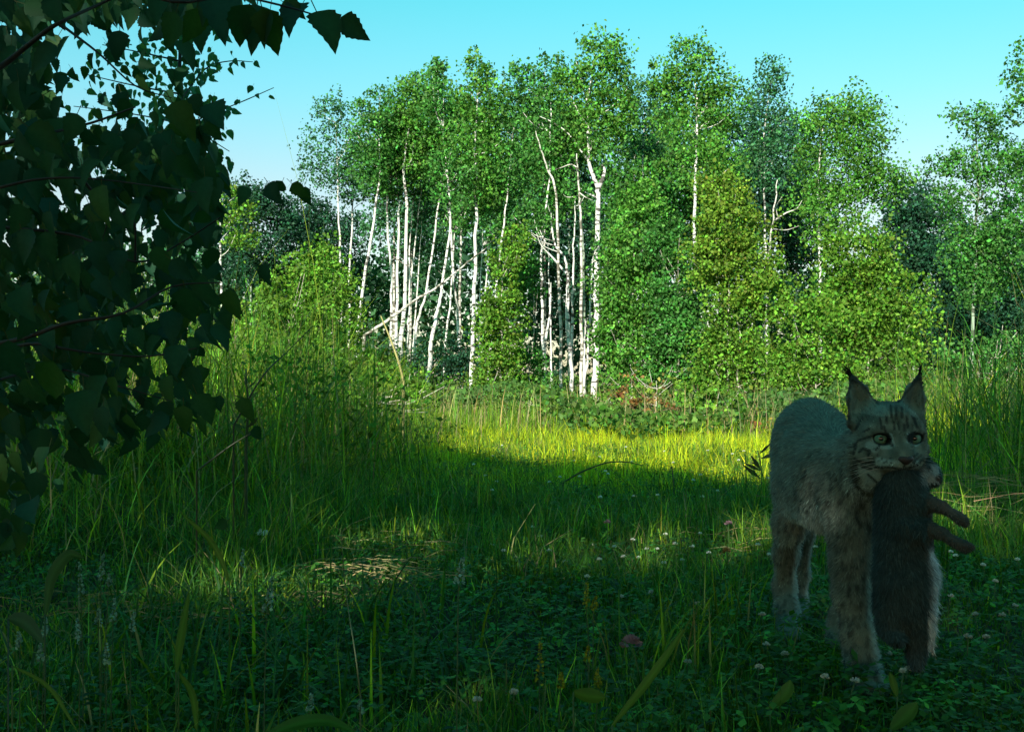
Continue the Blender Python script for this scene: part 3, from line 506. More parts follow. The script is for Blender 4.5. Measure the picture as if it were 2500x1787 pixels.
# flattened dry stalks
def litter(cx, cy, rx, ry, n, rng, L=(.06, .2), z=(.02, .07)):
    x = cx+rng.normal(0, rx, n); y = cy+rng.normal(0, ry, n); b = ground_base(x, y, 0); b[:, 2] += rng.uniform(*z, n); a = rng.normal(0, .55, n)+math.pi*(rng.random(n) < .5)
    d = np.stack([np.cos(a), np.sin(a), rng.normal(0, .12, n)], 1)*rng.uniform(*L, n)[:, None]; s = np.array([[0, 0, 1.]])*rng.uniform(.0018, .0035, n)[:, None]; up = np.array([[0, 0, .012]])
    V = np.stack([b-d/2-s/2, b-d/2+s/2, b+up+s/2, b+up-s/2, b+d/2-s*.3, b+d/2+s*.3], 1).reshape(-1, 3); i = np.arange(n)[:, None]*6
    return V, np.concatenate([i+np.array([[0, 3, 2, 1]]), i+np.array([[3, 4, 5, 2]])]), np.repeat(varied(STRAW, n, rng, .25, .08), 6, 0)
stuff("dry_grass", "flattened pale dry grass left of the path in the sun fleck", "dry grass", [litter(-.40, 3.65, .15, .16, 55, rg), litter(-1.05, 3.0, .35, .14, 70, rg), litter(-.60, 4.4, .3, .25, 50, rg)], M_STRAW)
stuff("dry_grass", "bent straw-coloured grass beside the lynx at right", "dry grass", [litter(2.25, 5.2, .35, .25, 130, rg, (.12, .4), (.04, .24)), litter(1.05, 4.4, .3, .2, 40, rg)], M_STRAW)
# far meadow: bright grass from the shadow edge to the bushes, taller towards the trees
x, y = view_points(92000, 7.0, 24, rg, 1.15, .3); l, r = tallness(x, y); far = sm((y-11.5)/5)
h = (.07+.24*far*(.5+.9*vnoise(x*.6, y*.6, 35))+.40*sm((-x-1.2)/1)*far)*np.exp(rg.normal(0, .3, len(x)))
g4 = blades(ground_base(x, y), h, (.005+.003*rg.random(len(x)))*(.55+.06*y), rg, .35, 2, np.where((rg.random(len(x)) < .9*sm((13-y)/3)*np.clip(.2+1.4*vnoise(x*1.1+5, y*.8, 71), 0, 1))[:, None], varied((.33, .40, .012), len(x), rg, .4, .1), grass_cols(len(x), rg, .08, .70)))  # nearer blades coloured lighter and yellower to carry the strip's sunlight
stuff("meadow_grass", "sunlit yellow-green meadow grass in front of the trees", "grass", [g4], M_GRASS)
# leafy undergrowth at the foot of the trees
x = rg.uniform(-9.5, 9.5, 80000); y = 12.4+21*rg.random(80000)**1.3; k = y > 12.6+3.5*sm((.9-x)/1.5)+3.2*(vnoise(x*.9, y*.25, 44)-.3); x, y = x[k], y[k]; h = .15+.6*vnoise(x*.55, y*.3, 36)+.5*sm((y-22)/8)
P = ground_base(x, y, 0); P[:, 2] += h*rg.random(len(x))**.6
c = varied((.072, .150, .024), len(x), rg, .3, .15); dk = vnoise(x*.5+20, y*.5, 37) > .55; c[dk] = varied((.052, .115, .026), dk.sum(), rg, .3, .12)
V, F, C = cards(P, .056*np.exp(rg.normal(0, .25, len(x))), c, rg, .1)
stuff("undergrowth", "low leafy undergrowth between the aspen trunks", "undergrowth", [(V, F, C)], M_SHRUB)
xs = rg.uniform(-6, 7.5, 2600); ys = rg.uniform(13, 20, 2600); ks = rg.random(2600) < np.clip(1.9*vnoise(xs*.8+9, ys*.6, 72)-.45, 0, 1); xs, ys = xs[ks], ys[ks]
stuff("dry_stems", "thin dry brownish stems standing at the meadow's far edge", "dry stems", [blades(ground_base(xs, ys), rg.uniform(.3, .85, len(xs)), rg.uniform(.008, .014, len(xs)), rg, .25, 3, varied((.21, .18, .08), len(xs), rg, .35, .12))], M_STRAW)
# distant wood closing the view behind the grove
x = rg.uniform(-34, 34, 75000); y = rg.uniform(44, 58, 75000); top = 4.6+2.6*vnoise(x*.16, y*0+3, 38)+1.3*vnoise(x*.7, y*.2, 39)+3.2*sm((x+5)/2)*sm((13-x)/3)-1.2*sm((x-13)/8)-1.0*sm((-x-6)/4)
P = ground_base(x, y, 0); P[:, 2] += top*rg.random(len(x))**.75
V, F, C = cards(P, .22*np.exp(rg.normal(0, .25, len(x))), varied((.026, .082, .034), len(x), rg, .3, .12), rg, .1)
stuff("distant_wood", "dark wood closing the view behind the grove", "wood", [(V, F, C)], M_SHRUB)

# ------------------------------------------------------------------ flowers and single plants
def at_height(px, py, z):
    """ground spot of a plant whose mark at pixel px,py stands z metres above the ground"""
    d = (CH-z)*FPX/(py-HZ)
    for _ in range(4): d = (CH-z-float(gz((px-CX)/FPX*d, d)))*FPX/(py-HZ)
    return W(px, py, d)
def disc_head(n, r, rng, squash=.8):
    u = nrm(rng.normal(size=(n, 3))); u[:, 2] = np.abs(u[:, 2])*1.0-.25*rng.random(n); return u*r*np.array([1, 1, squash])
def clover(px, py, rng, label, group, col, r=.0088, z=None, name="white_clover"):
    z = z or rng.uniform(.06, .11); P = at_height(px, py, z); gzv = float(gz(P[0], P[1]))
    root = thing(name, label, "flower", (P[0], P[1], gzv), group)
    g = G(); b = np.array([P[0]+rng.normal(0, .012), P[1]+rng.normal(0, .012), gzv-.005]); tube2(g, smooth_path([b, (b+P)/2+rng.normal(0, .004, 3), P], 2), .0011, 4, (.05, .10, .03)); g.part("stem", M_STEM, root)
    n = 34; o = disc_head(n, r, rng); d = nrm(o+np.array([0, 0, .004])); s = nrm(np.cross(d, rng.normal(size=(n, 3)))); L = r*.75; w = r*.26
    c0 = P+o*.45
    V = np.stack([c0-s*w*.5, c0+s*w*.5, c0+d*L*.7+s*w, c0+d*L*1.0, c0+d*L*.7-s*w], 1).reshape(-1, 3); i = np.arange(n)[:, None]*5
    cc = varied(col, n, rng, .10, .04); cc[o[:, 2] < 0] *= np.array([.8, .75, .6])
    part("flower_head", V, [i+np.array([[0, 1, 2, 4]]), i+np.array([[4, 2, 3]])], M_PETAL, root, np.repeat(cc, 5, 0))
    return root
WC = [(1230, 1345), (1340, 1345), (1380, 1372), (1500, 1335), (1545, 1318), (1560, 1362), (1690, 1335), (1730, 1350), (1620, 1375), (1665, 1368), (1320, 1310), (1450, 1330), (1282, 1326), (1301, 1287), (1579, 1341), (1604, 1341), (1648, 1328), (1709, 1303), (1625, 1305), (1201, 1331), (1259, 1362), (1433, 1408), (1522, 1360), (1464, 1366), (1293, 1180), (1991, 1336), (2321, 1348), (2333, 1357), (2484, 1367), (2321, 1456),
      (2381, 1501), (2447, 1502), (2363, 1555), (1871, 1574), (1916, 1598), (2169, 1597), (2205, 1640), (2218, 1634), (2015, 1654), (2087, 1663), (1853, 1630), (2408, 1556), (1859, 1501), (1878, 1354), (1850, 1330), (1589, 1447), (1703, 1475), (1861, 1501),
      (1679, 1617), (1255, 1691), (1918, 1597), (1517, 1458), (2430, 1420), (2478, 1480), (1165, 1710), (2400, 1380)]
rf = np.random.default_rng(55)
ORD = ["first", "second", "third", "fourth", "fifth", "sixth", "seventh", "eighth", "ninth", "tenth", "eleventh", "twelfth", "thirteenth", "fourteenth", "fifteenth", "sixteenth", "seventeenth", "eighteenth", "nineteenth", "twentieth"]
def area(px, py): return "left half of the sun flecks" if px < 1400 else "right half of the sun flecks" if px < 1800 and py < 1420 else "shade below the sun flecks" if px < 1810 else "turf around the lynx's legs" if px < 2130 else "turf under and right of the hare"
seen = {}
for px, py in sorted(WC):
    a_ = area(px, py); seen[a_] = seen.get(a_, 0)+1
    clover(px, py, rf, "white clover blossom in the %s, %s from left" % (a_, ORD[seen[a_]-1]), "white clover blossoms in the turf", (.62, .65, .58) if py < 1420 else (.40, .43, .38))  # petals lighter up by the sun flecks, dimmer nearer: light put into colour
for i in range(30):                                   # far blossoms in the sunlit strip
    px = rf.uniform(1150, 1880); py = rf.uniform(1085, 1215); clover(px, py, rf, "tiny white clover blossom in or near the sunlit strip", "white clover blossoms in the sunlit strip", (.62, .64, .58), .011, .10)
for px, py, r_, lab in ((1541, 1574, .022, "large dull pink clover head low in front of the sun flecks"), (1779, 1280, .016, "pink clover head left of the lynx's hind leg"), (1483, 1276, .014, "faint mauve clover head in mid meadow"), (1774, 1346, .016, "withered orange clover head left of the lynx's hind leg"), (640, 1305, .022, "pale round clover head on the left bank")):
    clover(px, py, rf, lab, "larger clover heads", {1774: (.42, .22, .08), 640: (.5, .56, .5)}.get(px, (.22, .14, .16)), r_, .13, "red_clover")

def spike(px, y0, y1, d, col, rng, label, group, name, lean=0, rad=.006, nf=46):
    """upright flower spike: stem with a dense column of little florets between photo rows y0 (tip) and y1"""
    T = W(px+lean, y0, d); Bm = W(px, y1, d); gb = float(gz(Bm[0], Bm[1])); foot = np.array([Bm[0]-(T[0]-Bm[0])*.6, d, gb-.005])
    root = thing(name, label, "flower", (foot[0], foot[1], gb), group)
    path = smooth_path([foot, (foot+Bm)/2+rng.normal(0, .004, 3), Bm, T], 4); g = G(); tube2(g, path, np.linspace(.0016, .0006, len(path)), 4, (.04, .09, .03)); g.part("stem", M_STEM, root)
    t = rng.random(nf)**.9; C0 = Bm+(T-Bm)*t[:, None]; o = nrm(rng.normal(size=(nf, 3))*np.array([1, 1, .3])); rr = rad*(1-.75*t)[:, None]
    V, F, c = cards(C0+o*rr, .0065*(1-.35*t), varied(col, nf, rng, .2, .06), rng, 0, 1.1); part("florets", V, F, M_PETAL, root, c, kind="stuff")
    lv = G()
    for j in range(4):
        q = foot+(Bm-foot)*rng.uniform(.1, .8); a = rng.uniform(0, 6.28); dr = np.array([math.cos(a), math.sin(a), .25]); s = np.array([-math.sin(a), math.cos(a), 0]); Lf = rng.uniform(.02, .035)
        lv.add([q, q+dr*Lf*.5+s*.006, q+dr*Lf+[0, 0, -.006], q+dr*Lf*.5-s*.006], [[0, 1, 2, 3]], varied(DEEP, 1, rng)[0])
    lv.part("leaves", M_GRASS, root, kind="stuff"); return root
PS = [(198, 1371, 1454, 1.95, -4), (246, 1352, 1414, 2.0, 6), (266, 1400, 1428, 2.0, 2), (276, 1460, 1519, 1.9, 3), (108, 1505, 1556, 1.85, 4), (195, 1509, 1568, 1.8, -8), (320, 1495, 1546, 1.8, 8), (98, 1570, 1612, 1.75, 0), (48, 1540, 1580, 1.75, -3), (240, 1485, 1522, 1.85, 2),
      (652, 1408, 1490, 1.75, 12), (1120, 1358, 1425, 1.7, 10), (757, 1690, 1732, 1.75, 3), (881, 1708, 1738, 1.75, -3), (262, 1570, 1620, 1.8, -3), (590, 1340, 1385, 2.3, 4)]
WHERE = ["leftmost of the tall pair", "right one of the tall pair", "short one beside the tall pair", "below the tall pair", "far left, midway down", "leaning left at lower left", "bent right at lower left", "lowest at far left", "half hidden at the left edge", "small one among the left group",
         "standing alone left of centre, brightest", "fuzzy one in front of the sun flecks", "low at bottom centre left", "stubby one at bottom centre", "thin one low in the left group", "faint one on the left bank"]
for (px, y0, y1, d, ln), w in zip(PS, WHERE): spike(px, y0, y1, d, (.17, .29, .21), rf, "pale mint-green flower spike, "+w, "pale flower spikes at the lower left", "flower_spike", ln, .0075 if px in (652, 1120) else .0055, 60 if px in (652, 1120) else 42)
for (px, y0, y1, d, ln, w) in ((1317, 1555, 1668, 1.95, 3, "tallest one at bottom centre"), (1431, 1420, 1482, 2.3, 2, "upper one touching the sun flecks"), (1449, 1455, 1484, 2.3, 6, "short one beside the upper one"), (1461, 1628, 1678, 1.9, -3, "right one at bottom centre"), (1369, 1640, 1675, 1.9, 2, "stubby one between the two bottom ones"), (1435, 1575, 1610, 2.0, 2, "faint one above the right bottom one")):
    spike(px, y0, y1, d, (.21, .22, .015), rf, "yellow flower spike, "+w, "yellow flower spikes at the bottom", "yellow_flower_spike", ln, .007, 60)

# broad leaves
def broad_leaf(pts_px, d, wpx, label, name, cat, col, rng, fold=.25, bend=0, group=None):
    """strap or oval leaf along a pixel path at depth d, with a midrib fold"""
    P = smooth_path([W(x, y, d+bend*i) for i, (x, y) in enumerate(pts_px)], 5); n = len(P); t = np.linspace(0, 1, n); T = nrm(np.gradient(P, axis=0)); s = nrm(np.cross(T, np.array([.15, 1., .25]))); nn = np.cross(s, T)
    w = (M(wpx, d)/2*np.sin(np.pi*np.clip(t*.93+.05, 0, 1))**.75)[:, None]
    V = np.stack([P-s*w+nn*w*fold, P-s*w*.5+nn*w*fold*.35, P, P+s*w*.5+nn*w*fold*.35, P+s*w+nn*w*fold], 1).reshape(-1, 3); i = np.arange(n-1)[:, None, None]*5; j = np.arange(4)[None, :, None]
    F = (i+j+np.array([0, 1, 6, 5])[None, None]).reshape(-1, 4)
    C = np.tile(np.asarray(col), (len(V), 1)); C.reshape(n, 5, 3)[:, 2] *= 1.35
    gb = float(gz(P[0, 0], P[0, 1])); root = thing(name, label, cat, (P[0, 0], P[0, 1], gb), group); part("leaf_blade", V, F, M_GRASS, root, C, True)
    g = G(); foot = np.array([P[0, 0], P[0, 1], gb-.01]); tube2(g, np.array([foot, (foot+P[0])/2, P[0]]), .0016, 4, np.asarray(col)*.8); g.part("stalk", M_STEM, root); return root
BG = (.13, .19, .03)
broad_leaf([(1048, 1440), (1046, 1420), (1042, 1402)], 3.62, 18, "small bright oval leaf, left of two in the sun fleck", "oval_leaf", "leaf", BG, rf)
broad_leaf([(1093, 1458), (1090, 1430), (1098, 1410)], 3.55, 22, "larger bright oval leaf, right of two in the sun fleck", "oval_leaf", "leaf", BG, rf)
broad_leaf([(918, 1450), (912, 1432), (895, 1424)], 3.6, 16, "bright curled leaf tip at left end of the sun fleck", "oval_leaf", "leaf", BG, rf)
broad_leaf([(1495, 1770), (1560, 1690), (1620, 1610), (1668, 1535)], 1.62, 22, "broad diagonal grass blade rising at bottom centre right", "wide_bladed_grass", "grass", (.055, .115, .020), rf)
broad_leaf([(640, 1800), (720, 1768), (800, 1760), (870, 1790)], 1.6, 36, "broad blurry leaf lying along the bottom edge left of centre", "broad_leaf", "leaf", (.02, .10, .025), rf)
broad_leaf([(1880, 1730), (1920, 1690), (1930, 1660)], 2.0, 34, "rounded leaf in front of the lynx's front paw", "broad_leaf", "leaf", (.04, .10, .022), rf)
broad_leaf([(2175, 1780), (2215, 1745), (2240, 1715)], 1.95, 44, "wide leaf at the bottom under the hare", "broad_leaf", "leaf", (.035, .095, .022), rf)
broad_leaf([(2190, 1700), (2182, 1670), (2172, 1640)], 2.05, 18, "upright pointed leaf between lynx paw and hare", "pointed_leaf", "leaf", (.05, .10, .02), rf)
broad_leaf([(1400, 1690), (1445, 1700), (1478, 1702)], 1.85, 42, "yellow-green lobed leaf under the yellow spikes", "lobed_leaf", "leaf", (.05, .11, .02), rf)
broad_leaf([(110, 1500), (125, 1410), (165, 1355), (205, 1362)], 1.8, 30, "wide arching grass blade at the left edge", "wide_bladed_grass", "grass", (.03, .08, .03), rf)
broad_leaf([(20, 1510), (60, 1520), (105, 1570)], 1.5, 44, "bluish drooping leaf at the left edge", "broad_leaf", "leaf", (.03, .075, .05), rf)
broad_leaf([(30, 1625), (120, 1680), (190, 1787)], 1.55, 14, "long curving stem blade in the bottom left corner", "wide_bladed_grass", "grass", (.06, .12, .025), rf)
broad_leaf([(430, 1640), (440, 1560), (462, 1440)], 1.9, 22, "upright bright blade left of centre, left of two", "wide_bladed_grass", "grass", (.05, .115, .018), rf)
broad_leaf([(436, 1640), (470, 1700), (480, 1787)], 1.85, 20, "blade bending down below the upright bright one", "wide_bladed_grass", "grass", (.05, .11, .018), rf)
broad_leaf([(560, 1420), (520, 1330), (440, 1250)], 2.4, 16, "long blade arching left on the left bank", "wide_bladed_grass", "grass", (.07, .12, .022), rf)

# dark stalks standing against the sunlit strip
def stalk(pts, d, w, label, name, rng, leaves=0, col=(.03, .035, .018)):
    P = smooth_path([W(a, b, d+rng.normal(0, .03)) for a, b in pts], 4); gb = float(gz(P[0, 0], P[0, 1])); root = thing(name, label, "plant stalk", (P[0, 0], P[0, 1], gb))
    P = np.vstack([[P[0, 0], P[0, 1], gb-.02], P]); g = G(); tube2(g, P, np.linspace(M(w, d)/2, M(w, d)*.2, len(P)), 5, col); g.part("stem", M_STEM, root)
    if leaves:
        lv = G()
        for j in range(leaves):
            i = rng.integers(len(P)//4, len(P)-1); q = P[i]; a = rng.uniform(0, 6.28); dr = np.array([math.cos(a), .3*math.sin(a), rng.uniform(.3, 1)]); Lf = M(rng.uniform(25, 55), d); s = nrm(np.cross(dr, [0, 1, 0.1]))*Lf*.11
            lv.add([q, q+dr*Lf*.45+s, q+dr*Lf, q+dr*Lf*.45-s], [[0, 1, 2, 3]], varied(np.array(col)*1.4, 1, rng)[0])
        lv.part("leaves", M_GRASS, root, kind="stuff")
    return root
stalk([(1375, 1178), (1420, 1152), (1480, 1130), (1530, 1128), (1568, 1136)], 6.6, 5, "thin dark seed stalk arching over the shadow edge", "arching_stalk", rf)
stalk([(1860, 1180), (1858, 1140), (1850, 1100)], 6.2, 5, "dark branched dead flower stalk beside the lynx's rump", "dead_flower_stalk", rf, 7)
stalk([(1822, 1175), (1820, 1110)], 6.3, 4, "short straight dark stalk left of the branched one", "dead_flower_stalk", rf)
stalk([(600, 1090), (605, 1000), (600, 900)], 4.2, 9, "dark leafy thistle-like stalk in front of the tall lit grass", "leafy_stalk", rf, 16, (.025, .05, .02))
stalk([(570, 1040), (640, 920), (700, 860), (765, 795)], 4.0, 5, "long dark stem slanting up right across the lit grass", "slanting_stem", rf)
stalk([(480, 1150), (560, 1090), (612, 1058)], 3.6, 5, "short dark twig slanting right below the birch leaves", "slanting_stem", rf)
stalk([(985, 930), (972, 880), (950, 820), (930, 772)], 9.5, 8, "dry bent reed leaning left before the trunk cluster", "bent_reed", rf, 0, (.30, .27, .10))
stalk([(1645, 1180), (1640, 1140), (1636, 1150)], 6.5, 4, "stubby dark stalk at the middle of the shadow edge", "dead_flower_stalk", rf)
stalk([(880, 1700), (868, 1600), (845, 1450), (832, 1300)], 1.9, 5, "thin pale grass stem standing left of the sun fleck", "grass_stem", rf, 0, (.10, .13, .06))
stalk([(930, 1475), (935, 1430), (928, 1385)], 3.62, 5, "upright pale straw in the dry patch", "straw_stem", rf, 0, (.36, .32, .16))
stalk([(915, 1370), (960, 1400), (1010, 1430)], 3.7, 6, "pale straw slanting down right across the dry patch", "straw_stem", rf, 0, (.34, .31, .14))
# ------------------------------------------------------------------ birch hanging into the frame on the left
def leaf_mesh(seed, col):
    rng = np.random.default_rng(seed); n = 15; t = np.linspace(0, 1, n)
    w = .40*np.sin(np.pi*t**.62)**.9*(1-.35*t)+.0; w[0] = .02; w[-1] = 0
    saw = np.where(np.arange(n) % 2 == 0, 1.0, .86); saw[0] = saw[-1] = 1; w *= saw*(1+rng.normal(0, .03, n))
    curl = rng.uniform(.05, .38); side = rng.uniform(-.10, .10)
    mid = np.stack([side*np.sin(t*3), t, -curl*t*t], 1); fold = rng.uniform(.1, .55)
    Lf = mid+np.stack([-w, np.full(n, .015), w*fold+.03*np.sin(t*9+seed)*w], 1); Rt = mid+np.stack([w, np.full(n, .015), w*fold-.03*np.sin(t*8)*w], 1)
    V = np.stack([Lf, mid, Rt], 1).reshape(-1, 3); i = np.arange(n-1)[:, None]*3
    F = np.concatenate([i+np.array([[0, 1, 4, 3]]), i+np.array([[1, 2, 5, 4]])])
    C = np.tile(np.asarray(col, float), (len(V), 1)); C.reshape(n, 3, 3)[:, 1] *= 1.25
    pet = np.array([[-.012, -.28, .03], [.012, -.28, .03], [.010, .02, 0], [-.010, .02, 0]]); k = len(V)
    V = np.vstack([V, pet]); F = np.vstack([F, [[k, k+1, k+2, k+3]]]); C = np.vstack([C, np.tile([.04, .05, .02], (4, 1))])
    return V, F, C
def leaf_frame(axis, normal):
    a = nrm(np.asarray(axis, float)); nn = np.asarray(normal, float); nn = nrm(nn-a*(nn@a)); return np.stack([np.cross(a, nn), a, nn], 1)
def build_birch():
    from mathutils import Matrix
    rng = np.random.default_rng(19)
    root = thing("birch_tree", "dark leafy birch hanging into the frame along the left edge, close up", "tree", (-1.0, 1.3, 0))
    g = G(); tube2(g, smooth_path([(-1.0, 1.3, -.1), (-.98, 1.28, .8), (-1.04, 1.3, 1.8), (-1.0, 1.35, 3.0)], 6), np.linspace(.055, .03, 19), 10); g.part("trunk", M_WHITE, root, True)
    BR = [([(-420, 500), (-150, 400), (0, 352), (110, 328), (225, 300), (330, 262)], 1.15, 16), ([(-420, 420), (-150, 260), (0, 165), (70, 110), (135, 62), (250, 8), (330, -30)], 1.0, 20), ([(-420, 950), (-100, 860), (60, 825), (160, 790), (300, 765), (420, 700), (540, 690)], 1.1, 15),
          ([(-420, 960), (-100, 880), (70, 840), (150, 850), (230, 862), (360, 870), (480, 850)], 1.2, 12), ([(-420, 640), (-100, 560), (60, 560), (200, 580), (330, 640), (430, 600), (540, 530)], 1.25, 12), ([(-300, -120), (200, -60), (420, 5), (560, -10), (690, 15), (780, 40), (840, 48)], .8, 10),
          ([(-420, 980), (-100, 950), (120, 900), (280, 940), (420, 980)], 1.3, 10), ([(-420, 520), (-60, 470), (80, 440), (200, 435), (340, 450), (480, 470)], 1.05, 10), ([(150, 62), (240, 130), (330, 210), (420, 240)], 1.1, 8), ([(330, 640), (330, 560), (320, 520)], 1.2, 7), ([(200, 435), (260, 520), (250, 590)], 1.1, 7)]
    for pts, d, w in BR:
        P = smooth_path([W(a, b, d+rng.normal(0, .03)) for a, b in pts], 4); V, F = tube(P, np.linspace(M(w, d)/2, M(w, d)*.12, len(P)), 6); part("branch", V, [F[F[:, 2] != F[:, 3]]], M_TWIG, root, smooth=True)
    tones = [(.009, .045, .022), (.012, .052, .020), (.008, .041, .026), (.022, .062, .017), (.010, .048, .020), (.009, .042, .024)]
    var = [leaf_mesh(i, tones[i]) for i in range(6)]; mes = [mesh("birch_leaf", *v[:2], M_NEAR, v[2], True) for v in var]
    def density(px, py):
        edge = np.interp(py, [-60, 0, 60, 130, 250, 330, 450, 520, 640, 760, 830, 950, 1030, 1080, 1200, 1400], [620, 560, 520, 480, 500, 525, 545, 540, 560, 575, 530, 515, 500, 320, 130, 30])
        edge = edge+50*(vnoise(px*.012, py*.012, 51)-.5)
        w = np.where(px < edge, 1.0, 0.0); hole = ((px > 130) & (px < 500) & (py > 30) & (py < 300)); w = np.where(hole, w*.10, w); w = np.where((py > 560) & (px > 300), w*.5, w); w = np.where(py > 900, w*.75, w); w = np.where(py > 1060, w*.4, w); return w
    def orient(rng, hang=1.0):
        ax = np.array([rng.normal(.1, .55), rng.normal(0, .35), -hang+rng.normal(0, .35)]); nn = np.array([rng.normal(0, .8), -1, rng.normal(.25, .8)]); return ax, nn
    off = np.array(root.location)
    def put(P, ax, nn, L, v):
        o = bpy.data.objects.new("leaf", mes[v]); COL.objects.link(o); o.parent = root; B = leaf_frame(ax, nn)
        Mx = np.eye(4); Mx[:3, :3] = B*L; Mx[:3, 3] = P-off; o.matrix_local = Matrix(Mx.tolist()); return o
    # leaves whose outline stands out: base px, tip px, depth
    KEY = [((832, 42), (905, 97), .80), ((772, 28), (818, 116), .80), ((740, 8), (700, 70), .82), ((640, 20), (672, 138), .80), ((610, 10), (586, 120), .82), ((628, 12), (612, 112), .84), ((660, 25), (640, 120), .80), ((690, 5), (738, 45), .82), ((560, -20), (545, 80), .85), ((480, 20), (455, 115), .9), ((500, 60), (492, 125), .95),
           ((520, -20), (478, 50), .9), ((400, -10), (380, 60), .9), ((430, 30), (395, 120), .95), ((655, 447), (690, 495), 1.2), ((712, 448), (752, 490), 1.25), ((745, 455), (758, 505), 1.3), ((690, 442), (675, 475), 1.3), ((500, 432), (505, 520), 1.0), ((600, 455), (580, 500), 1.1), ((650, 640), (655, 705), 1.1), ((560, 705), (570, 790), 1.0), ((545, 730), (590, 760), 1.05),
           ((470, 890), (478, 985), 1.0), ((440, 840), (430, 920), 1.0), ((480, 960), (515, 1040), .95), ((540, 965), (535, 1010), 1.2), ((590, 970), (610, 1035), 1.3), ((620, 1040), (640, 1075), 1.4), ((350, 1010), (345, 1060), 1.2), ((520, 250), (545, 310), 1.0), ((500, 300), (540, 345), 1.0), ((470, 230), (500, 290), 1.0), ((420, 250), (470, 340), .95), ((430, 380), (480, 440), .95),
           ((80, 560), (38, 640), .9), ((110, 565), (135, 650), .9), ((170, 620), (180, 700), .95), ((20, 830), (60, 940), .75), ((130, 880), (110, 990), .78), ((205, 950), (215, 1060), .9), ((90, 1150), (85, 1230), .9), ((75, 1220), (80, 1270), .9), ((555, 1270), (520, 1290), 1.9)]
    cnt = 0
    for (b, t, d) in KEY:
        P, T = W(*b, d), W(*t, d+rng.normal(0, .01)); put(P, T-P, [rng.normal(0, .3), -1, rng.normal(.1, .3)], np.linalg.norm(T-P), cnt % 6); cnt += 1
    while cnt < 300:
        px, py = rng.uniform(-60, 640), rng.uniform(-80, 1330)
        if rng.random() > density(np.array(px), np.array(py)): continue
        d = rng.uniform(1.0, 1.75); L = rng.uniform(.026, .042); ax, nn = orient(rng); put(W(px, py, d)-nrm(ax)*L*.5, ax, nn, L, rng.integers(6)); cnt += 1
    # the rest of the leaves, further in, as one mass
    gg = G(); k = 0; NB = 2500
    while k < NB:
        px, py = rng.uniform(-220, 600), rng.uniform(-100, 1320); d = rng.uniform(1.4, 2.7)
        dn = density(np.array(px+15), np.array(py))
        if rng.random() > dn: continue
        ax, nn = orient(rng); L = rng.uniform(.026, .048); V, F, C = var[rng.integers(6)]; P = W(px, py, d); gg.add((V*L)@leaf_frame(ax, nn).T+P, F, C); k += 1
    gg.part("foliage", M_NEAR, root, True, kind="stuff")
    # leaves beside and above the frame, so the tree goes on out of sight
    g2 = G()
    for _ in range(900):
        P = np.array([rng.uniform(-1.7, -.45), rng.uniform(.7, 2.4), rng.uniform(1.05, 3.0)]); gp = P-SUN_DIR*P[2]/SUN_DIR[2]
        if lit_prob(gp[[0]], gp[[1]])[0] > .25 and gp[1] < 7: continue  # leaves that would block the wanted sun flecks are skipped
        if P[2] < CH+.42*P[1] and P[0] > -.56*P[1]: continue
        ax, nn = orient(rng); L = rng.uniform(.04, .055); V, F, C = var[rng.integers(6)]; g2.add((V*L)@leaf_frame(ax, nn).T+P, F, C)
    g2.part("upper_foliage", M_NEAR, root, True, kind="stuff")
    return var
BV = build_birch()
def build_small_birch():
    rng = np.random.default_rng(23); root = thing("young_birch", "slender small-leaved birch showing past the dark leaves, against the sky", "tree", (-1.75, 3.3, gz(-1.75, 3.3)))
    d = 3.3; base = np.array([-1.75, 3.3, -.05]); g = G(); P = smooth_path([base, W(-40, 900, d), W(160, 640, d), W(400, 420, d), W(440, 120, d), W(430, -60, d)], 5); tube2(g, P, np.linspace(.012, .004, len(P)), 6); g.part("trunk", M_TWIG, root, True)
    TW = [([(425, 420), (480, 300), (540, 270), (600, 245), (668, 215)], 5), ([(430, 260), (500, 170), (560, 150), (617, 152)], 5), ([(430, 330), (490, 330), (560, 370)], 4), ([(420, 450), (470, 400), (550, 420)], 4), ([(440, 150), (350, 130), (250, 110)], 5), ([(440, 230), (330, 210), (200, 180)], 5), ([(430, 300), (330, 280), (180, 260)], 4), ([(445, 100), (470, 40), (520, 10)], 4), ([(415, 480), (350, 420), (260, 400)], 4)]
    gt = G(); pts = []
    for q, w in TW:
        Q = smooth_path([W(a, b, d+rng.normal(0, .08)) for a, b in q], 4); tube2(gt, Q, np.linspace(M(w, d)/2, .0012, len(Q)), 4); pts.append(Q)
    gt.part("limbs", M_TWIG, root, kind="stuff"); g = G()
    def leaf(Pp, L):
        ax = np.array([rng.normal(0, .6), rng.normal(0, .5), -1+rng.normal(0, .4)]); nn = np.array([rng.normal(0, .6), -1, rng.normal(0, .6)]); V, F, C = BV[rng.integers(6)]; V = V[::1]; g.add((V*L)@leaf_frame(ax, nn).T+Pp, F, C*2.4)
    for Q in pts:
        for _ in range(26 if Q is not pts[0] else 16): i = rng.integers(1, len(Q)); leaf(Q[i]+rng.normal(0, .035, 3)*(.35 if Q is pts[0] or Q is pts[1] else 1), rng.uniform(.018, .032))
    for _ in range(520):
        px = rng.normal(440, 75); py = rng.normal(300, 170)
        if px > 555 or px < 120: continue
        leaf(W(px, py, d+rng.normal(0, .2)), rng.uniform(.018, .034))
    g.part("crown", M_NEAR, root, True, kind="stuff")
build_small_birch()
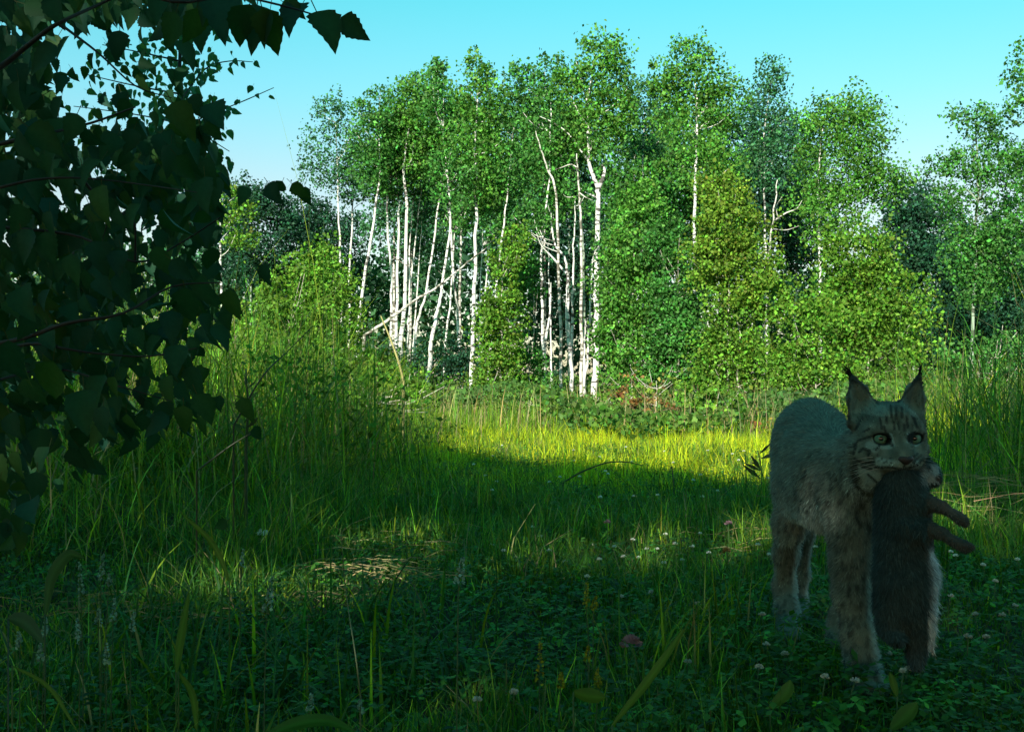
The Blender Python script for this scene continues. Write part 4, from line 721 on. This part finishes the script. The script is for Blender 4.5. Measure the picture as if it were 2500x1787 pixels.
# ------------------------------------------------------------------ animals: one continuous surface each, from a smooth distance field
class Field:
    def __init__(s, xs, ys, zs):
        s.ax = [np.asarray(a, np.float32) for a in (xs, ys, zs)]
        s.f = np.full([len(a) for a in s.ax], .5, np.float32)
    def box(s, lo, hi):
        sl = []; 
        for a, l, h in zip(s.ax, lo, hi): sl.append(slice(max(0, int(np.searchsorted(a, l))-1), int(np.searchsorted(a, h))+1))
        return tuple(sl)
    def pts(s, sl):
        return np.stack(np.meshgrid(*[a[q] for a, q in zip(s.ax, sl)], indexing='ij'), -1)
    def blend(s, sl, d, k):
        a = s.f[sl]; h = np.clip(.5+.5*(a-d)/k, 0, 1); s.f[sl] = a*(1-h)+d*h-k*h*(1-h)
    def cone(s, a, b, ra, rb, k=.02):
        a = np.asarray(a, np.float32); b = np.asarray(b, np.float32); m = max(ra, rb)+k+.03
        sl = s.box(np.minimum(a, b)-m, np.maximum(a, b)+m); P = s.pts(sl)
        if P.size == 0: return
        ba = b-a; t = np.clip(((P-a)@ba)/max(float(ba@ba), 1e-9), 0, 1)
        d = np.linalg.norm(P-a-t[..., None]*ba, axis=-1)-(ra+(rb-ra)*t)
        s.blend(sl, d, k)
    def chain(s, pts, k=.02):
        """pts: list of (world point, radius)"""
        for (a, ra), (b, rb) in zip(pts[:-1], pts[1:]): s.cone(a, b, ra, rb, k)
    def ell(s, c, rad, k=.02, axes=None):
        c = np.asarray(c, np.float32); rad = np.asarray(rad, np.float32); m = rad.max()+k+.03
        sl = s.box(c-m, c+m); P = s.pts(sl)-c
        if axes is not None: P = P@np.asarray(axes, np.float32).T
        q = P/rad; l = np.linalg.norm(q, axis=-1); g = np.linalg.norm(q/rad, axis=-1)
        s.blend(sl, l*(l-1)/np.maximum(g, 1e-6), k)
    def cut(s, c, r, k=.006):
        sl = s.box(np.asarray(c)-r-k-.01, np.asarray(c)+r+k+.01); P = s.pts(sl)
        d = -(np.linalg.norm(P-np.asarray(c, np.float32), axis=-1)-r); a = s.f[sl]
        h = np.clip(.5-.5*(a-d)/k, 0, 1); s.f[sl] = a*(1-h)+d*h+k*h*(1-h)
    def cut_ell(s, c, rad, axes, k):
        c = np.asarray(c, np.float32); sl = s.box(c-.035, c+.035); P = (s.pts(sl)-c)@np.asarray(axes, np.float32).T
        q = P/np.asarray(rad, np.float32); l = np.linalg.norm(q, axis=-1); g = np.linalg.norm(q/np.asarray(rad, np.float32), axis=-1)
        d = -(l*(l-1)/np.maximum(g, 1e-6)); a = s.f[sl]; h = np.clip(.5-.5*(a-d)/k, 0, 1); s.f[sl] = a*(1-h)+d*h+k*h*(1-h)
    def tri(s, a, b, c, r, k=.01):
        a, b, c = [np.asarray(v, np.float32) for v in (a, b, c)]; m = r+k+.03
        sl = s.box(np.minimum(np.minimum(a, b), c)-m, np.maximum(np.maximum(a, b), c)+m); P = s.pts(sl)
        n = np.cross(b-a, c-a); n = n/np.linalg.norm(n)
        def seg(p, q):
            e = q-p; t = np.clip(((P-p)@e)/(e@e), 0, 1); return np.linalg.norm(P-p-t[..., None]*e, axis=-1)
        d = np.minimum(np.minimum(seg(a, b), seg(b, c)), seg(c, a))
        ins = np.ones(P.shape[:-1], bool)
        for p, q in ((a, b), (b, c), (c, a)): ins &= ((P-p)@np.cross(n, q-p)) > 0
        d = np.where(ins, np.abs((P-a)@n), d)-r
        s.blend(sl, d, k)
    def surface(s):
        f = s.f; sg = f < 0; nx, ny, nz = f.shape
        c = [sg[i:nx-1+i, j:ny-1+j, l:nz-1+l] for i in (0, 1) for j in (0, 1) for l in (0, 1)]
        cnt = sum(x.astype(np.int8) for x in c); act = (cnt > 0) & (cnt < 8)
        I, J, K = np.nonzero(act); n = len(I); vid = np.full(act.shape, -1, np.int32); vid[I, J, K] = np.arange(n)
        acc = np.zeros((n, 3)); num = np.zeros(n)
        co = [(i, j, l) for i in (0, 1) for j in (0, 1) for l in (0, 1)]
        X, Y, Z = s.ax
        for a in co:
            for b in co:
                if sum(np.array(b)-np.array(a)) != 1 or min(np.array(b)-np.array(a)) < 0 or sum(abs(np.array(b)-np.array(a))) != 1: continue
                fa = f[I+a[0], J+a[1], K+a[2]]; fb = f[I+b[0], J+b[1], K+b[2]]; cr = (fa < 0) != (fb < 0)
                t = np.where(cr, fa/np.where(fa == fb, 1, fa-fb), 0)
                pa = np.stack([X[I+a[0]], Y[J+a[1]], Z[K+a[2]]], 1); pb = np.stack([X[I+b[0]], Y[J+b[1]], Z[K+b[2]]], 1)
                acc += np.where(cr[:, None], pa+(pb-pa)*t[:, None], 0); num += cr
        V = acc/num[:, None]; Q = []
        for axn in range(3):
            s0 = [slice(1, -1)]*3; s0[axn] = slice(0, -1); s1 = list(s0); s1[axn] = slice(1, None)
            A = sg[tuple(s0)]; B = sg[tuple(s1)]; i, j, l = np.nonzero(A != B); fl = A[i, j, l]
            o = [1, 1, 1]; o[axn] = 0; i, j, l = i+o[0], j+o[1], l+o[2]
            u, v = [(1, 2), (2, 0), (0, 1)][axn]
            def g(du, dv):
                e = [i.copy(), j.copy(), l.copy()]; e[u] = e[u]-du; e[v] = e[v]-dv; return vid[e[0], e[1], e[2]]
            q = np.stack([g(1, 1), g(0, 1), g(0, 0), g(1, 0)], 1); q[~fl] = q[~fl][:, ::-1]; Q.append(q)
        Q = np.concatenate(Q); return V, Q[(Q >= 0).all(1)]

def vert_normals(V, Q):
    n = np.cross(V[Q[:, 2]]-V[Q[:, 0]], V[Q[:, 3]]-V[Q[:, 1]]); out = np.zeros_like(V)
    for k in range(4): np.add.at(out, Q[:, k], n)
    return nrm(out)
def relax(V, Q, it=2, lam=.5):
    for _ in range(it):
        s = np.zeros_like(V); c = np.zeros(len(V))
        for k in range(4):
            np.add.at(s, Q[:, k], V[Q[:, (k+1) % 4]]); np.add.at(s, Q[:, k], V[Q[:, (k+3) % 4]]); np.add.at(c, Q[:, k], 2)
        V = V+lam*(s/c[:, None]-V)
    return V
def seg_dist(px, py, poly):
    d = np.full(px.shape, 1e9); P = np.asarray(poly, float)
    for a, b in zip(P[:-1], P[1:]):
        e = b-a; t = np.clip(((px-a[0])*e[0]+(py-a[1])*e[1])/max(e@e, 1e-6), 0, 1)
        d = np.minimum(d, np.hypot(px-a[0]-t*e[0], py-a[1]-t*e[1]))
    return d
def fur(name, V, Q, Nn, colf, n, length, flow, mat, parent, rng, width=.0016, lift=.35):
    """short tapered hairs that follow the coat"""
    ar = np.linalg.norm(np.cross(V[Q[:, 2]]-V[Q[:, 0]], V[Q[:, 3]]-V[Q[:, 1]]), axis=1)
    k = rng.choice(len(Q), n, p=ar/ar.sum()); w = rng.dirichlet((1, 1, 1, 1), n)
    P = (V[Q[k]]*w[..., None]).sum(1); nn = nrm((Nn[Q[k]]*w[..., None]).sum(1)); c = (colf[Q[k]]*w[..., None]).sum(1)
    fl = flow(P, nn); fl = nrm(fl-nn*(fl*nn).sum(1, keepdims=True)); fl = nrm(fl+rng.normal(0, .22, P.shape))
    L = length(P)*np.exp(rng.normal(0, .25, n)); d = nrm(fl+nn*lift*np.exp(rng.normal(0, .4, (n, 1))))
    s = nrm(np.cross(d, nn+rng.normal(0, .25, P.shape)))*width*.5
    tip = P+(d*.9+fl*.15)*L[:, None]
    Vv = np.stack([P-nn*.002-s, P-nn*.002+s, tip], 1).reshape(-1, 3)
    cc = c*np.exp(rng.normal(0, .34, (n, 1)))
    o = part(name, Vv, [np.arange(3*n).reshape(n, 3)], mat, parent, np.repeat(cc, 3, 0), kind="stuff")
    return o

M_COAT = leaf_mat("animal_coat", 0, .85, .12); M_FUR = leaf_mat("fur_hair", .12, .7, .15, (1, 1, 1))
M_NOSE = flat_mat("nose_skin", (.026, .020, .020), .45, .25, 80); M_BLACK = flat_mat("black_pupil", (.004, .004, .004), .08, 0, 5, .6)
M_WHISK = flat_mat("whisker", (.35, .33, .30), .5, .1, 5)
def iris_mat():
    m, nt, p, out = new_mat("iris"); N = nt.nodes; L = nt.links
    tc = N.new("ShaderNodeTexCoord"); nz = N.new("ShaderNodeTexNoise"); nz.inputs["Scale"].default_value = 260; L.new(tc.outputs["Object"], nz.inputs["Vector"])
    cr = N.new("ShaderNodeValToRGB"); L.new(nz.outputs["Fac"], cr.inputs[0]); e = cr.color_ramp.elements
    e[0].color = (.050, .125, .085, 1); e[1].color = (.12, .25, .17, 1); L.new(cr.outputs[0], p.inputs["Base Color"])
    p.inputs["Roughness"].default_value = .25; p.inputs["Specular IOR Level"].default_value = .2; return m
M_IRIS = iris_mat()

def ax3(parts):
    out = []
    for lo, hi, st in parts: out += list(np.arange(lo, hi-1e-6, st))
    return np.array(out)

# ---- lynx
HD = 2.215                                             # depth of the eye plane
YAW = math.radians(1.5)                               # as seen from the camera the face turns a little to the right
hf = nrm(np.array([math.sin(YAW), -math.cos(YAW), -.06])); hr = np.array([math.cos(YAW), math.sin(YAW), 0.0]); hu = np.cross(hr, -hf); hu = hu/np.linalg.norm(hu)
if hu[2] < 0: hu = -hu
EYE0 = W(2193, 1070, HD)
def H(l, f, u): return EYE0+hr*l+hf*f+hu*u             # head frame: sideways, forward, up; metres from between the eyes
def K(px, py, d, rpx): return (W(px, py, d), M(rpx, d))

def build_lynx():
    rng = np.random.default_rng(5)
    fld = Field(np.arange(.45, 1.06, .0034), ax3([(2.10, 2.42, .003), (2.42, 3.30, .006)]), ax3([(-.06, .40, .005), (.40, .80, .003)]))
    B = fld.chain
    # trunk: stacked chains give a deep, narrow barrel
    B([K(1972, 1068, 2.93, 84), K(1985, 1080, 2.80, 84), K(2008, 1118, 2.66, 84), K(2042, 1150, 2.54, 86), K(2085, 1162, 2.46, 78)], .05)
    B([K(1975, 1020, 2.95, 44), K(1985, 1035, 2.82, 42), K(2012, 1075, 2.66, 46)], .03)
    B([K(1980, 1150, 2.88, 84), K(1990, 1185, 2.76, 88), K(2030, 1205, 2.62, 88), K(2080, 1200, 2.50, 82)], .05)
    fld.cone(*[v[0] for v in (K(1962, 1060, 3.03, 0), K(1960, 1120, 3.05, 0))], M(26, 3.0), M(14, 3.0), .03)   # stub tail
    # hind leg nearer the photo's left edge
    B([K(1948, 1110, 2.93, 58), K(1944, 1190, 2.90, 52), K(1928, 1280, 2.84, 37), K(1919, 1350, 2.93, 27), K(1915, 1430, 2.99, 25), K(1921, 1490, 2.95, 26), K(1926, 1540, 2.90, 27)], .03)
    B([K(1926, 1536, 2.90, 27), K(1930, 1552, 2.82, 26)], .02)
    # other hind leg, set further back
    B([K(1992, 1130, 3.00, 50), K(1986, 1210, 3.00, 40), K(1968, 1300, 3.02, 17), K(1958, 1400, 3.12, 16), K(1950, 1470, 3.13, 18), K(1950, 1502, 3.06, 22)], .03)
    # chest and leading front leg
    B([K(2080, 1150, 2.47, 66), K(2075, 1210, 2.44, 62), K(2080, 1290, 2.43, 54), K(2080, 1370, 2.43, 48), K(2080, 1450, 2.42, 41), K(2092, 1540, 2.41, 35), K(2104, 1610, 2.40, 36), K(2114, 1660, 2.39, 38)], .03)
    B([K(2114, 1660, 2.39, 38), K(2126, 1676, 2.33, 39)], .02)
    for k, dx in enumerate((-24, -8, 9, 25)):                                             # toes
        B([K(2122+dx*.8, 1668, 2.36, 17), K(2130+dx, 1684, 2.285+abs(dx)*.0009, 13.5)], .008)
        B([K(1928+dx*.7, 1548, 2.84, 14), K(1932+dx*.85, 1558, 2.785+abs(dx)*.0009, 11)], .008)
    B([K(2120, 1160, 2.44, 72), K(2135, 1240, 2.44, 55)], .05)
    # other front leg lifted in mid stride, its paw showing left of the leading leg
    B([K(2135, 1220, 2.52, 52), K(2125, 1340, 2.58, 38), K(2085, 1440, 2.68, 29), K(2052, 1505, 2.70, 23), K(2041, 1545, 2.70, 21), K(2039, 1568, 2.68, 18)], .03)
    # neck
    B([K(2092, 1150, 2.46, 72), K(2128, 1112, 2.39, 70), (H(-.005, -.065, -.02), .066)], .045)
    B([K(2120, 1150, 2.42, 70), (H(0, -.05, -.065), .055)], .04)
    # head
    fld.ell(H(0, -.058, .012), (.064, .074, .058), .02, np.stack([hr, hf, hu]))
    B([(H(0, -.012, .030), .036), (H(0, .004, .004), .022), (H(0, .026, -.026), .0165), (H(0, .033, -.036), .0145)], .016)      # brow, bridge, nose
    for s in (-1, 1):
        B([(H(s*.028, -.016, .022), .024), (H(s*.042, -.024, .008), .024)], .014)
        B([(H(s*.016, .001, .014), .011), (H(s*.034, -.001, .017), .0105), (H(s*.050, -.014, .012), .010)], .008)
        B([(H(s*.013, .020, -.043), .0185), (H(s*.024, .010, -.046), .020)], .012)                                             # whisker pads
        B([(H(s*.036, -.018, -.030), .030), (H(s*.045, -.045, -.030), .033)], .02)                                             # cheek
        B([(H(s*.046, -.058, -.036), .030), (H(s*.053, -.064, -.064), .020), (H(s*.050, -.064, -.090), .009)], .02)            # ruff
        ib, ob, tip, bk = H(s*.026, -.062, .060), H(s*.074, -.066, .022), H(s*.070, -.077, .119), H(s*.050, -.092, .055)
        mi, mo = H(s*.045, -.068, .098), H(s*.079, -.072, .075)
        for tr in ((ib, mi, bk), (mi, tip, bk), (ob, mo, bk), (mo, tip, bk)): fld.tri(*tr, .0042, .009)
        fld.tri(H(s*.034, -.06, .035), bk, ib, .008, .014); fld.tri(H(s*.05, -.06, .02), bk, ob, .008, .014)
    B([(H(0, -.01, -.068), .022), (H(0, .008, -.072), .014)], .014)                                                             # lower jaw, open
    for s in (-1, 1): fld.cut_ell(H(s*.0345, .004, -.0020), (.0165, .02, .0086), np.stack([nrm(hr+hu*s*.16), hf, nrm(hu-hr*s*.16)]), .005)
    V, Q = fld.surface(); V = relax(V, Q, 2, .5); Nn = vert_normals(V, Q)
    px, py = proj(V); n = len(V)
    hl = (V-EYE0)@hr; hfw = (V-EYE0)@hf; hup = (V-EYE0)@hu
    head = (hfw > -.105) & (V[:, 2] > .40) & (V[:, 1] < 2.36)
    # coat colours
    c = np.tile(np.array([.235, .205, .165]), (n, 1))
    q1 = vnoise(V[:, 0]*30+V[:, 1]*17, V[:, 2]*30, 31); c *= (.82+.36*q1)[:, None]
    pale = np.array([.50, .50, .46]); dark = np.array([.035, .03, .028]); rust = np.array([.15, .105, .080])
    under = sm((-Nn[:, 2]-.2)/.5)*(V[:, 2] > .25); c = mixc(c, pale, .7*under*(~head))
    legz = sm((.36-V[:, 2])/.12)
    c = mixc(c, rust, .38*legz*sm((vnoise(V[:, 0]*14+5, V[:, 2]*11+V[:, 1]*7, 33)-.5)/.2)*(V[:, 2] > .1))
    inner = sm((Nn[:, 0]-.25)/.4)*sm((.34-V[:, 2])/.1); c = mixc(c, pale, .75*inner)
    # dark spots on legs, shoulder and flank
    cand = np.nonzero((~head) & (V[:, 2] > .05))[0]; wts = np.where(V[cand, 2] < .48, 1.0, .25)*np.where((V[cand, 1] < 2.58) | (V[cand, 2] < .33), 1.0, .06)*np.where(Nn[cand, 0] < .35, 1, .25)
    for i in rng.choice(cand, 900, replace=False, p=wts/wts.sum()):
        p = V[i]; near = np.abs(V[:, 2]-p[2]) < .03; near &= np.abs(V[:, 1]-p[1]) < .03; k = np.nonzero(near)[0]
        dd = V[k]-p; dist = np.sqrt(dd[:, 0]**2+dd[:, 1]**2+(dd[:, 2]*.6)**2); r = rng.uniform(.0035, .0062)
        c[k] = mixc(c[k], dark, rng.uniform(.35, .70)*sm((r*1.25-dist)/(r*.6)))
    # face
    z = lambda pts: [(1820+a/3.341, 880+b/3.341) for a, b in pts]
    fr = head & (Nn[:, 1] < .35)
    c[head] = np.array([.19, .165, .13])*(.55+.9*vnoise(V[head, 0]*110, V[head, 2]*75, 81))[:, None]
    def stroke(pts, w, colr, s=1.0, soft=.5):
        d = seg_dist(px, py, z(pts)); c[:] = mixc(c, colr, s*fr*sm((w-d)/(w*soft)))
    stroke([(1090, 830), (1190, 850), (1260, 860)], 16, pale, .75); stroke([(1330, 860), (1390, 840)], 13, pale, .75)
    stroke([(960, 900), (1060, 940), (1000, 1000)], 24, pale, .7); stroke([(1010, 690), (1060, 720)], 13, pale, .55); stroke([(1090, 740), (1150, 780)], 12, rust*1.6, .45)
    stroke([(1050, 650), (1120, 712), (1185, 705)], 6, pale, .6); stroke([(1345, 668), (1390, 690), (1432, 655)], 5.5, pale, .6); stroke([(1185, 610), (1205, 690)], 6, pale, .7); stroke([(1330, 600), (1325, 660)], 5, pale, .7)
    for e_ in ((1118, 640, 72, 50), (1382, 634, 64, 48)):                    # dark lids
        q = np.hypot((px-(1820+e_[0]/3.341))/(e_[2]/3.341), (py-(880+e_[1]/3.341))/(e_[3]/3.341)); c[:] = mixc(c, dark*.6, fr*sm((1.2-q)/.2))
    for pts, w in ((((1062, 612), (990, 628), (925, 652), (888, 695)), 4.5), (((1165, 662), (1200, 692)), 5), (((1435, 625), (1458, 600)), 4), (((930, 745), (960, 718), (1012, 735), (1004, 790)), 5),
                   (((888, 800), (950, 832), (1050, 828)), 4.5), (((950, 862), (1025, 885)), 5), (((900, 700), (880, 760)), 5), (((1358, 795), (1402, 762)), 4), (((1368, 832), (1432, 772)), 4), (((1400, 855), (1445, 802)), 4),
                   (((1060, 868), (1200, 872), (1290, 892), (1400, 852)), 4.5), (((1300, 830), (1295, 890)), 4), (((893, 850), (908, 950), (930, 1060), (965, 1160)), 9), (((1000, 930), (1080, 1000)), 4),
                   (((1098, 470), (1112, 560)), 4), (((1150, 425), (1152, 505)), 4.5), (((1185, 375), (1192, 460)), 4.5), (((1230, 385), (1226, 480)), 4), (((1275, 385), (1278, 465)), 4.5), (((1312, 460), (1325, 545)), 4), (((1362, 450), (1400, 545)), 5),
                   (((1130, 540), (1145, 590)), 4), (((1210, 500), (1215, 560)), 3.5), (((1250, 500), (1255, 560)), 3.5), (((1295, 520), (1300, 570)), 3.5), (((1090, 700), (1060, 730)), 3.5), (((950, 480), (900, 560)), 4), (((1010, 560), (960, 580)), 3.5)):
        stroke(pts, w*1.15, dark, .9, .7)
    for a, b in ((1075, 775), (1110, 800), (1150, 825), (1185, 835), (1130, 835), (1085, 815), (1180, 800), (1350, 850), (1375, 838)): stroke([(a, b), (a+4, b)], 3.2, dark, .8)
    # ears: pale inside, black rim and tip
    ear = head & (hup > .045) & (np.abs(hl) > .022)
    c = mixc(c, np.array([.30, .28, .23]), .6*ear)
    tipm = ear*sm((hup-.100)/.016); c = mixc(c, dark, .85*tipm)
    for pts in (((845, 560), (842, 250), (870, 165)), ((870, 165), (945, 195), (1020, 270), (1085, 355)), ((1250, 340), (1330, 240), (1415, 130))): stroke(pts, 5, dark, .75)
    stroke(((1415, 130), (1442, 250), (1450, 400)), 3.5, dark, .5)
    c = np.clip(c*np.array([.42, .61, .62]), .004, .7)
    root = thing("lynx", "spotted grey lynx with black ear tufts walking towards us, carrying a dead hare", "lynx", (.76, 2.65, 0))
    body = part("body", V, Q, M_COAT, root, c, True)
    def flow(P, nn):
        f = np.tile(np.array([0, .55, -.85]), (len(P), 1)); hd = (P[:, 2] > .42) & (P[:, 1] < 2.34)
        rel = P-H(0, .03, -.02); rel -= hf[None]*(rel@hf)[:, None]*.6; f[hd] = nrm(rel[hd]); return f
    def length(P):
        hd = (P[:, 2] > .44) & (P[:, 1] < 2.32); l = np.where(P[:, 2] < .2, .0085, .0125)
        l = np.where(hd, .007, l); rf = hd & (np.abs((P-EYE0)@hr) > .04) & (((P-EYE0)@hu) < -.02); l = np.where(rf, .012, l)
        fc = hd & (((P-EYE0)@hf) > -.03); return np.where(fc, .005, l)
    # keep hair away from the eyes
    ok = np.ones(len(Q), bool)
    for s in (-1, 1): ok &= np.linalg.norm(V[Q[:, 0]]-H(s*.0345, .004, 0), axis=1) > .016
    ok &= np.linalg.norm(V[Q[:, 0]]-H(0, .042, -.038), axis=1) > .012
    fur("fur", V, Q[ok], Nn, c, 105000, length, flow, M_FUR, root, rng, .0025, .30)
    # eyes
    for s in (-1, 1):
        ce = H(s*.0345, -.0065, -.0005); u, v = np.meshgrid(np.linspace(0, math.pi, 13), np.linspace(0, 2*math.pi, 21)[:-1], indexing='ij')
        S = np.stack([np.sin(u)*np.cos(v), np.cos(u), np.sin(u)*np.sin(v)], -1)
        axv = nrm(nrm(np.array([0, 0, CH])-ce)*.8+hf*.4); rx = nrm(np.cross(axv, np.array([0, 0, 1.]))); uz = np.cross(rx, axv)
        Vs = ce+.0140*(S[..., [0]]*rx+S[..., [1]]*axv+S[..., [2]]*uz)
        i = np.arange(12)[:, None]*20; j = np.arange(20)[None]; Fq = np.stack([i+j, i+(j+1) % 20, i+20+(j+1) % 20, i+20+j], -1).reshape(-1, 4)
        eye = part("eye", Vs, Fq, M_IRIS, root, smooth=True)
        a = np.linspace(0, 2*math.pi, 17)[:-1]; rp = .0046
        pv = [ce+.0140*1.045*nrm(axv+rx*(rp*kk*math.cos(t)/.0140)+uz*(rp*kk*math.sin(t)/.0140)) for kk in (1, .5) for t in a]+[ce+.0140*1.05*axv]
        j = np.arange(16); part("pupil", np.array(pv), [np.stack([j, (j+1) % 16, 16+(j+1) % 16, 16+j], 1), np.stack([16+j, 16+(j+1) % 16, np.full(16, 32)], 1)], M_BLACK, eye, smooth=True)
    # nose leather
    g = G(); u, v = np.meshgrid(np.linspace(0, math.pi, 9), np.linspace(0, 2*math.pi, 17)[:-1], indexing='ij')
    S = np.stack([np.sin(u)*np.cos(v), np.cos(u), np.sin(u)*np.sin(v)], -1)
    wl = np.where(S[..., 2] < 0, 1+.45*S[..., 2], 1)
    Vs = H(0, .0405, -.0375)+hr*(.0165*S[..., [0]]*wl[..., None])+hf*(.0095*S[..., [1]])+hu*(.0120*S[..., [2]])
    i = np.arange(8)[:, None]*16; j = np.arange(16)[None]; part("nose", Vs, np.stack([i+j, i+(j+1) % 16, i+16+(j+1) % 16, i+16+j], -1).reshape(-1, 4), M_NOSE, root, smooth=True)
    # black tufts on the ear tips
    for s in (-1, 1):
        g = G(); b = H(s*.070, -.077, .116)
        for k in range(34):
            e = b+hu*rng.uniform(.012, .029)+hr*s*rng.uniform(.004, .012)*(1.8 if s < 0 else .5)+rng.normal(0, .0016, 3)
            tube2(g, smooth_path([b+rng.normal(0, .0018, 3), (b+e)/2+hu*.004, e], 2), [.0014, .0012, .001, .0008, .0004], 3, (.012, .011, .011))
        g.part("ear_tuft", M_FUR, root)
    # whiskers
    for s in (-1, 1):
        for k in range(5):
            b = H(s*.022, .022-.002*k, -.040-.004*k); e = H(s*(.085+.01*rng.random()), -.01, -.046-.010*k)
            V_, F_ = tube(smooth_path([b, (b+e)/2+hu*.006, e], 4), np.linspace(.0006, .0002, 9), 3); F_ = F_[F_[:, 2] != F_[:, 3]]
            part("whisker", V_, F_, M_WHISK, root)
    return root

def build_hare():
    rng = np.random.default_rng(6)
    fld = Field(np.arange(.66, 1.0, .0035), np.arange(2.06, 2.46, .0038), np.arange(.02, .56, .0035)); B = fld.chain
    B([K(2198, 1138, 2.215, 30), K(2200, 1180, 2.235, 47), K(2205, 1240, 2.25, 58), K(2205, 1320, 2.255, 60), K(2210, 1410, 2.26, 66), K(2206, 1475, 2.27, 58), K(2195, 1510, 2.28, 46)], .03)
    B([K(2180, 1480, 2.27, 44), K(2176, 1530, 2.27, 29), K(2186, 1552, 2.25, 17), K(2196, 1560, 2.23, 12)], .015)
    B([K(2236, 1480, 2.25, 40), K(2246, 1530, 2.25, 28), K(2240, 1572, 2.26, 22), K(2236, 1600, 2.26, 19), K(2238, 1618, 2.25, 15)], .015)
    B([K(2262, 1480, 2.28, 16), K(2272, 1530, 2.29, 9), K(2274, 1585, 2.30, 6)], .01)
    B([K(2238, 1225, 2.22, 34), K(2272, 1229, 2.19, 16), K(2300, 1238, 2.17, 12), K(2332, 1258, 2.15, 9), K(2350, 1270, 2.14, 10), K(2358, 1276, 2.135, 7)], .015)
    B([K(2228, 1285, 2.21, 38), K(2265, 1292, 2.18, 18), K(2300, 1302, 2.16, 12), K(2330, 1322, 2.14, 9.5), K(2354, 1334, 2.13, 11), K(2372, 1335, 2.125, 8)], .015)
    B([K(2212, 1150, 2.24, 28), K(2246, 1148, 2.245, 28), K(2266, 1156, 2.235, 24), K(2284, 1170, 2.225, 14)], .02)     # head hanging to the side
    V, Q = fld.surface(); V = relax(V, Q, 2); Nn = vert_normals(V, Q); px, py = proj(V); n = len(V)
    c = np.tile(np.array([.026, .043, .043]), (n, 1))*(.75+.5*vnoise(V[:, 0]*40, V[:, 2]*40, 9))[:, None]
    whitepx = np.interp(py, [1100, 1290, 1340, 1400, 1450, 1490, 1520, 1640], [2400, 2400, 2258, 2264, 2270, 2262, 2400, 2400])
    c = mixc(c, np.array([.36, .42, .44]), sm((px-whitepx+6)/22)*((py > 1290) & (py < 1500) & (px < 2296) & (V[:, 1] > 2.2)))
    c = mixc(c, np.array([.20, .23, .23]), .85*sm((px-2238)/14)*(py < 1178)*sm((py-1128)/12)*(px < 2292))
    c = mixc(c, np.array([.02, .018, .016]), sm((7-np.hypot(px-2268, py-1142))/3)); c = mixc(c, np.array([.03, .025, .022]), sm((10-np.hypot(px-2290, py-1168))/5))
    c = mixc(c, np.array([.060, .045, .032]), .5*((px > 2262) & (py < 1345) & (py > 1200)))
    c = mixc(c, np.array([.5, .5, .48]), .8*sm((px-2262)/6)*(py > 1490))
    root = thing("hare", "limp brown hare with pale flank hanging from the lynx's jaws", "hare", (.80, 2.26, .2))
    part("body", V, Q, M_COAT, root, c, True)
    def flow(P, nn): return np.tile(np.array([.25, .0, -1.]), (len(P), 1))
    def length(P): qx, qy = proj(P); return np.where((qx > 2262) & (qy < 1350), .006, np.where((qx > 2245) & (qy > 1290) & (qy < 1500), .018, .013))
    fur("fur", V, Q, Nn, c, 40000, length, flow, M_FUR, root, rng, .0024, .33)
    e = W(2268, 1142, 2.105); u, v = np.meshgrid(np.linspace(0, math.pi, 7), np.linspace(0, 2*math.pi, 13)[:-1], indexing='ij')
    return root
LYNX = build_lynx(); HARE = build_hare()
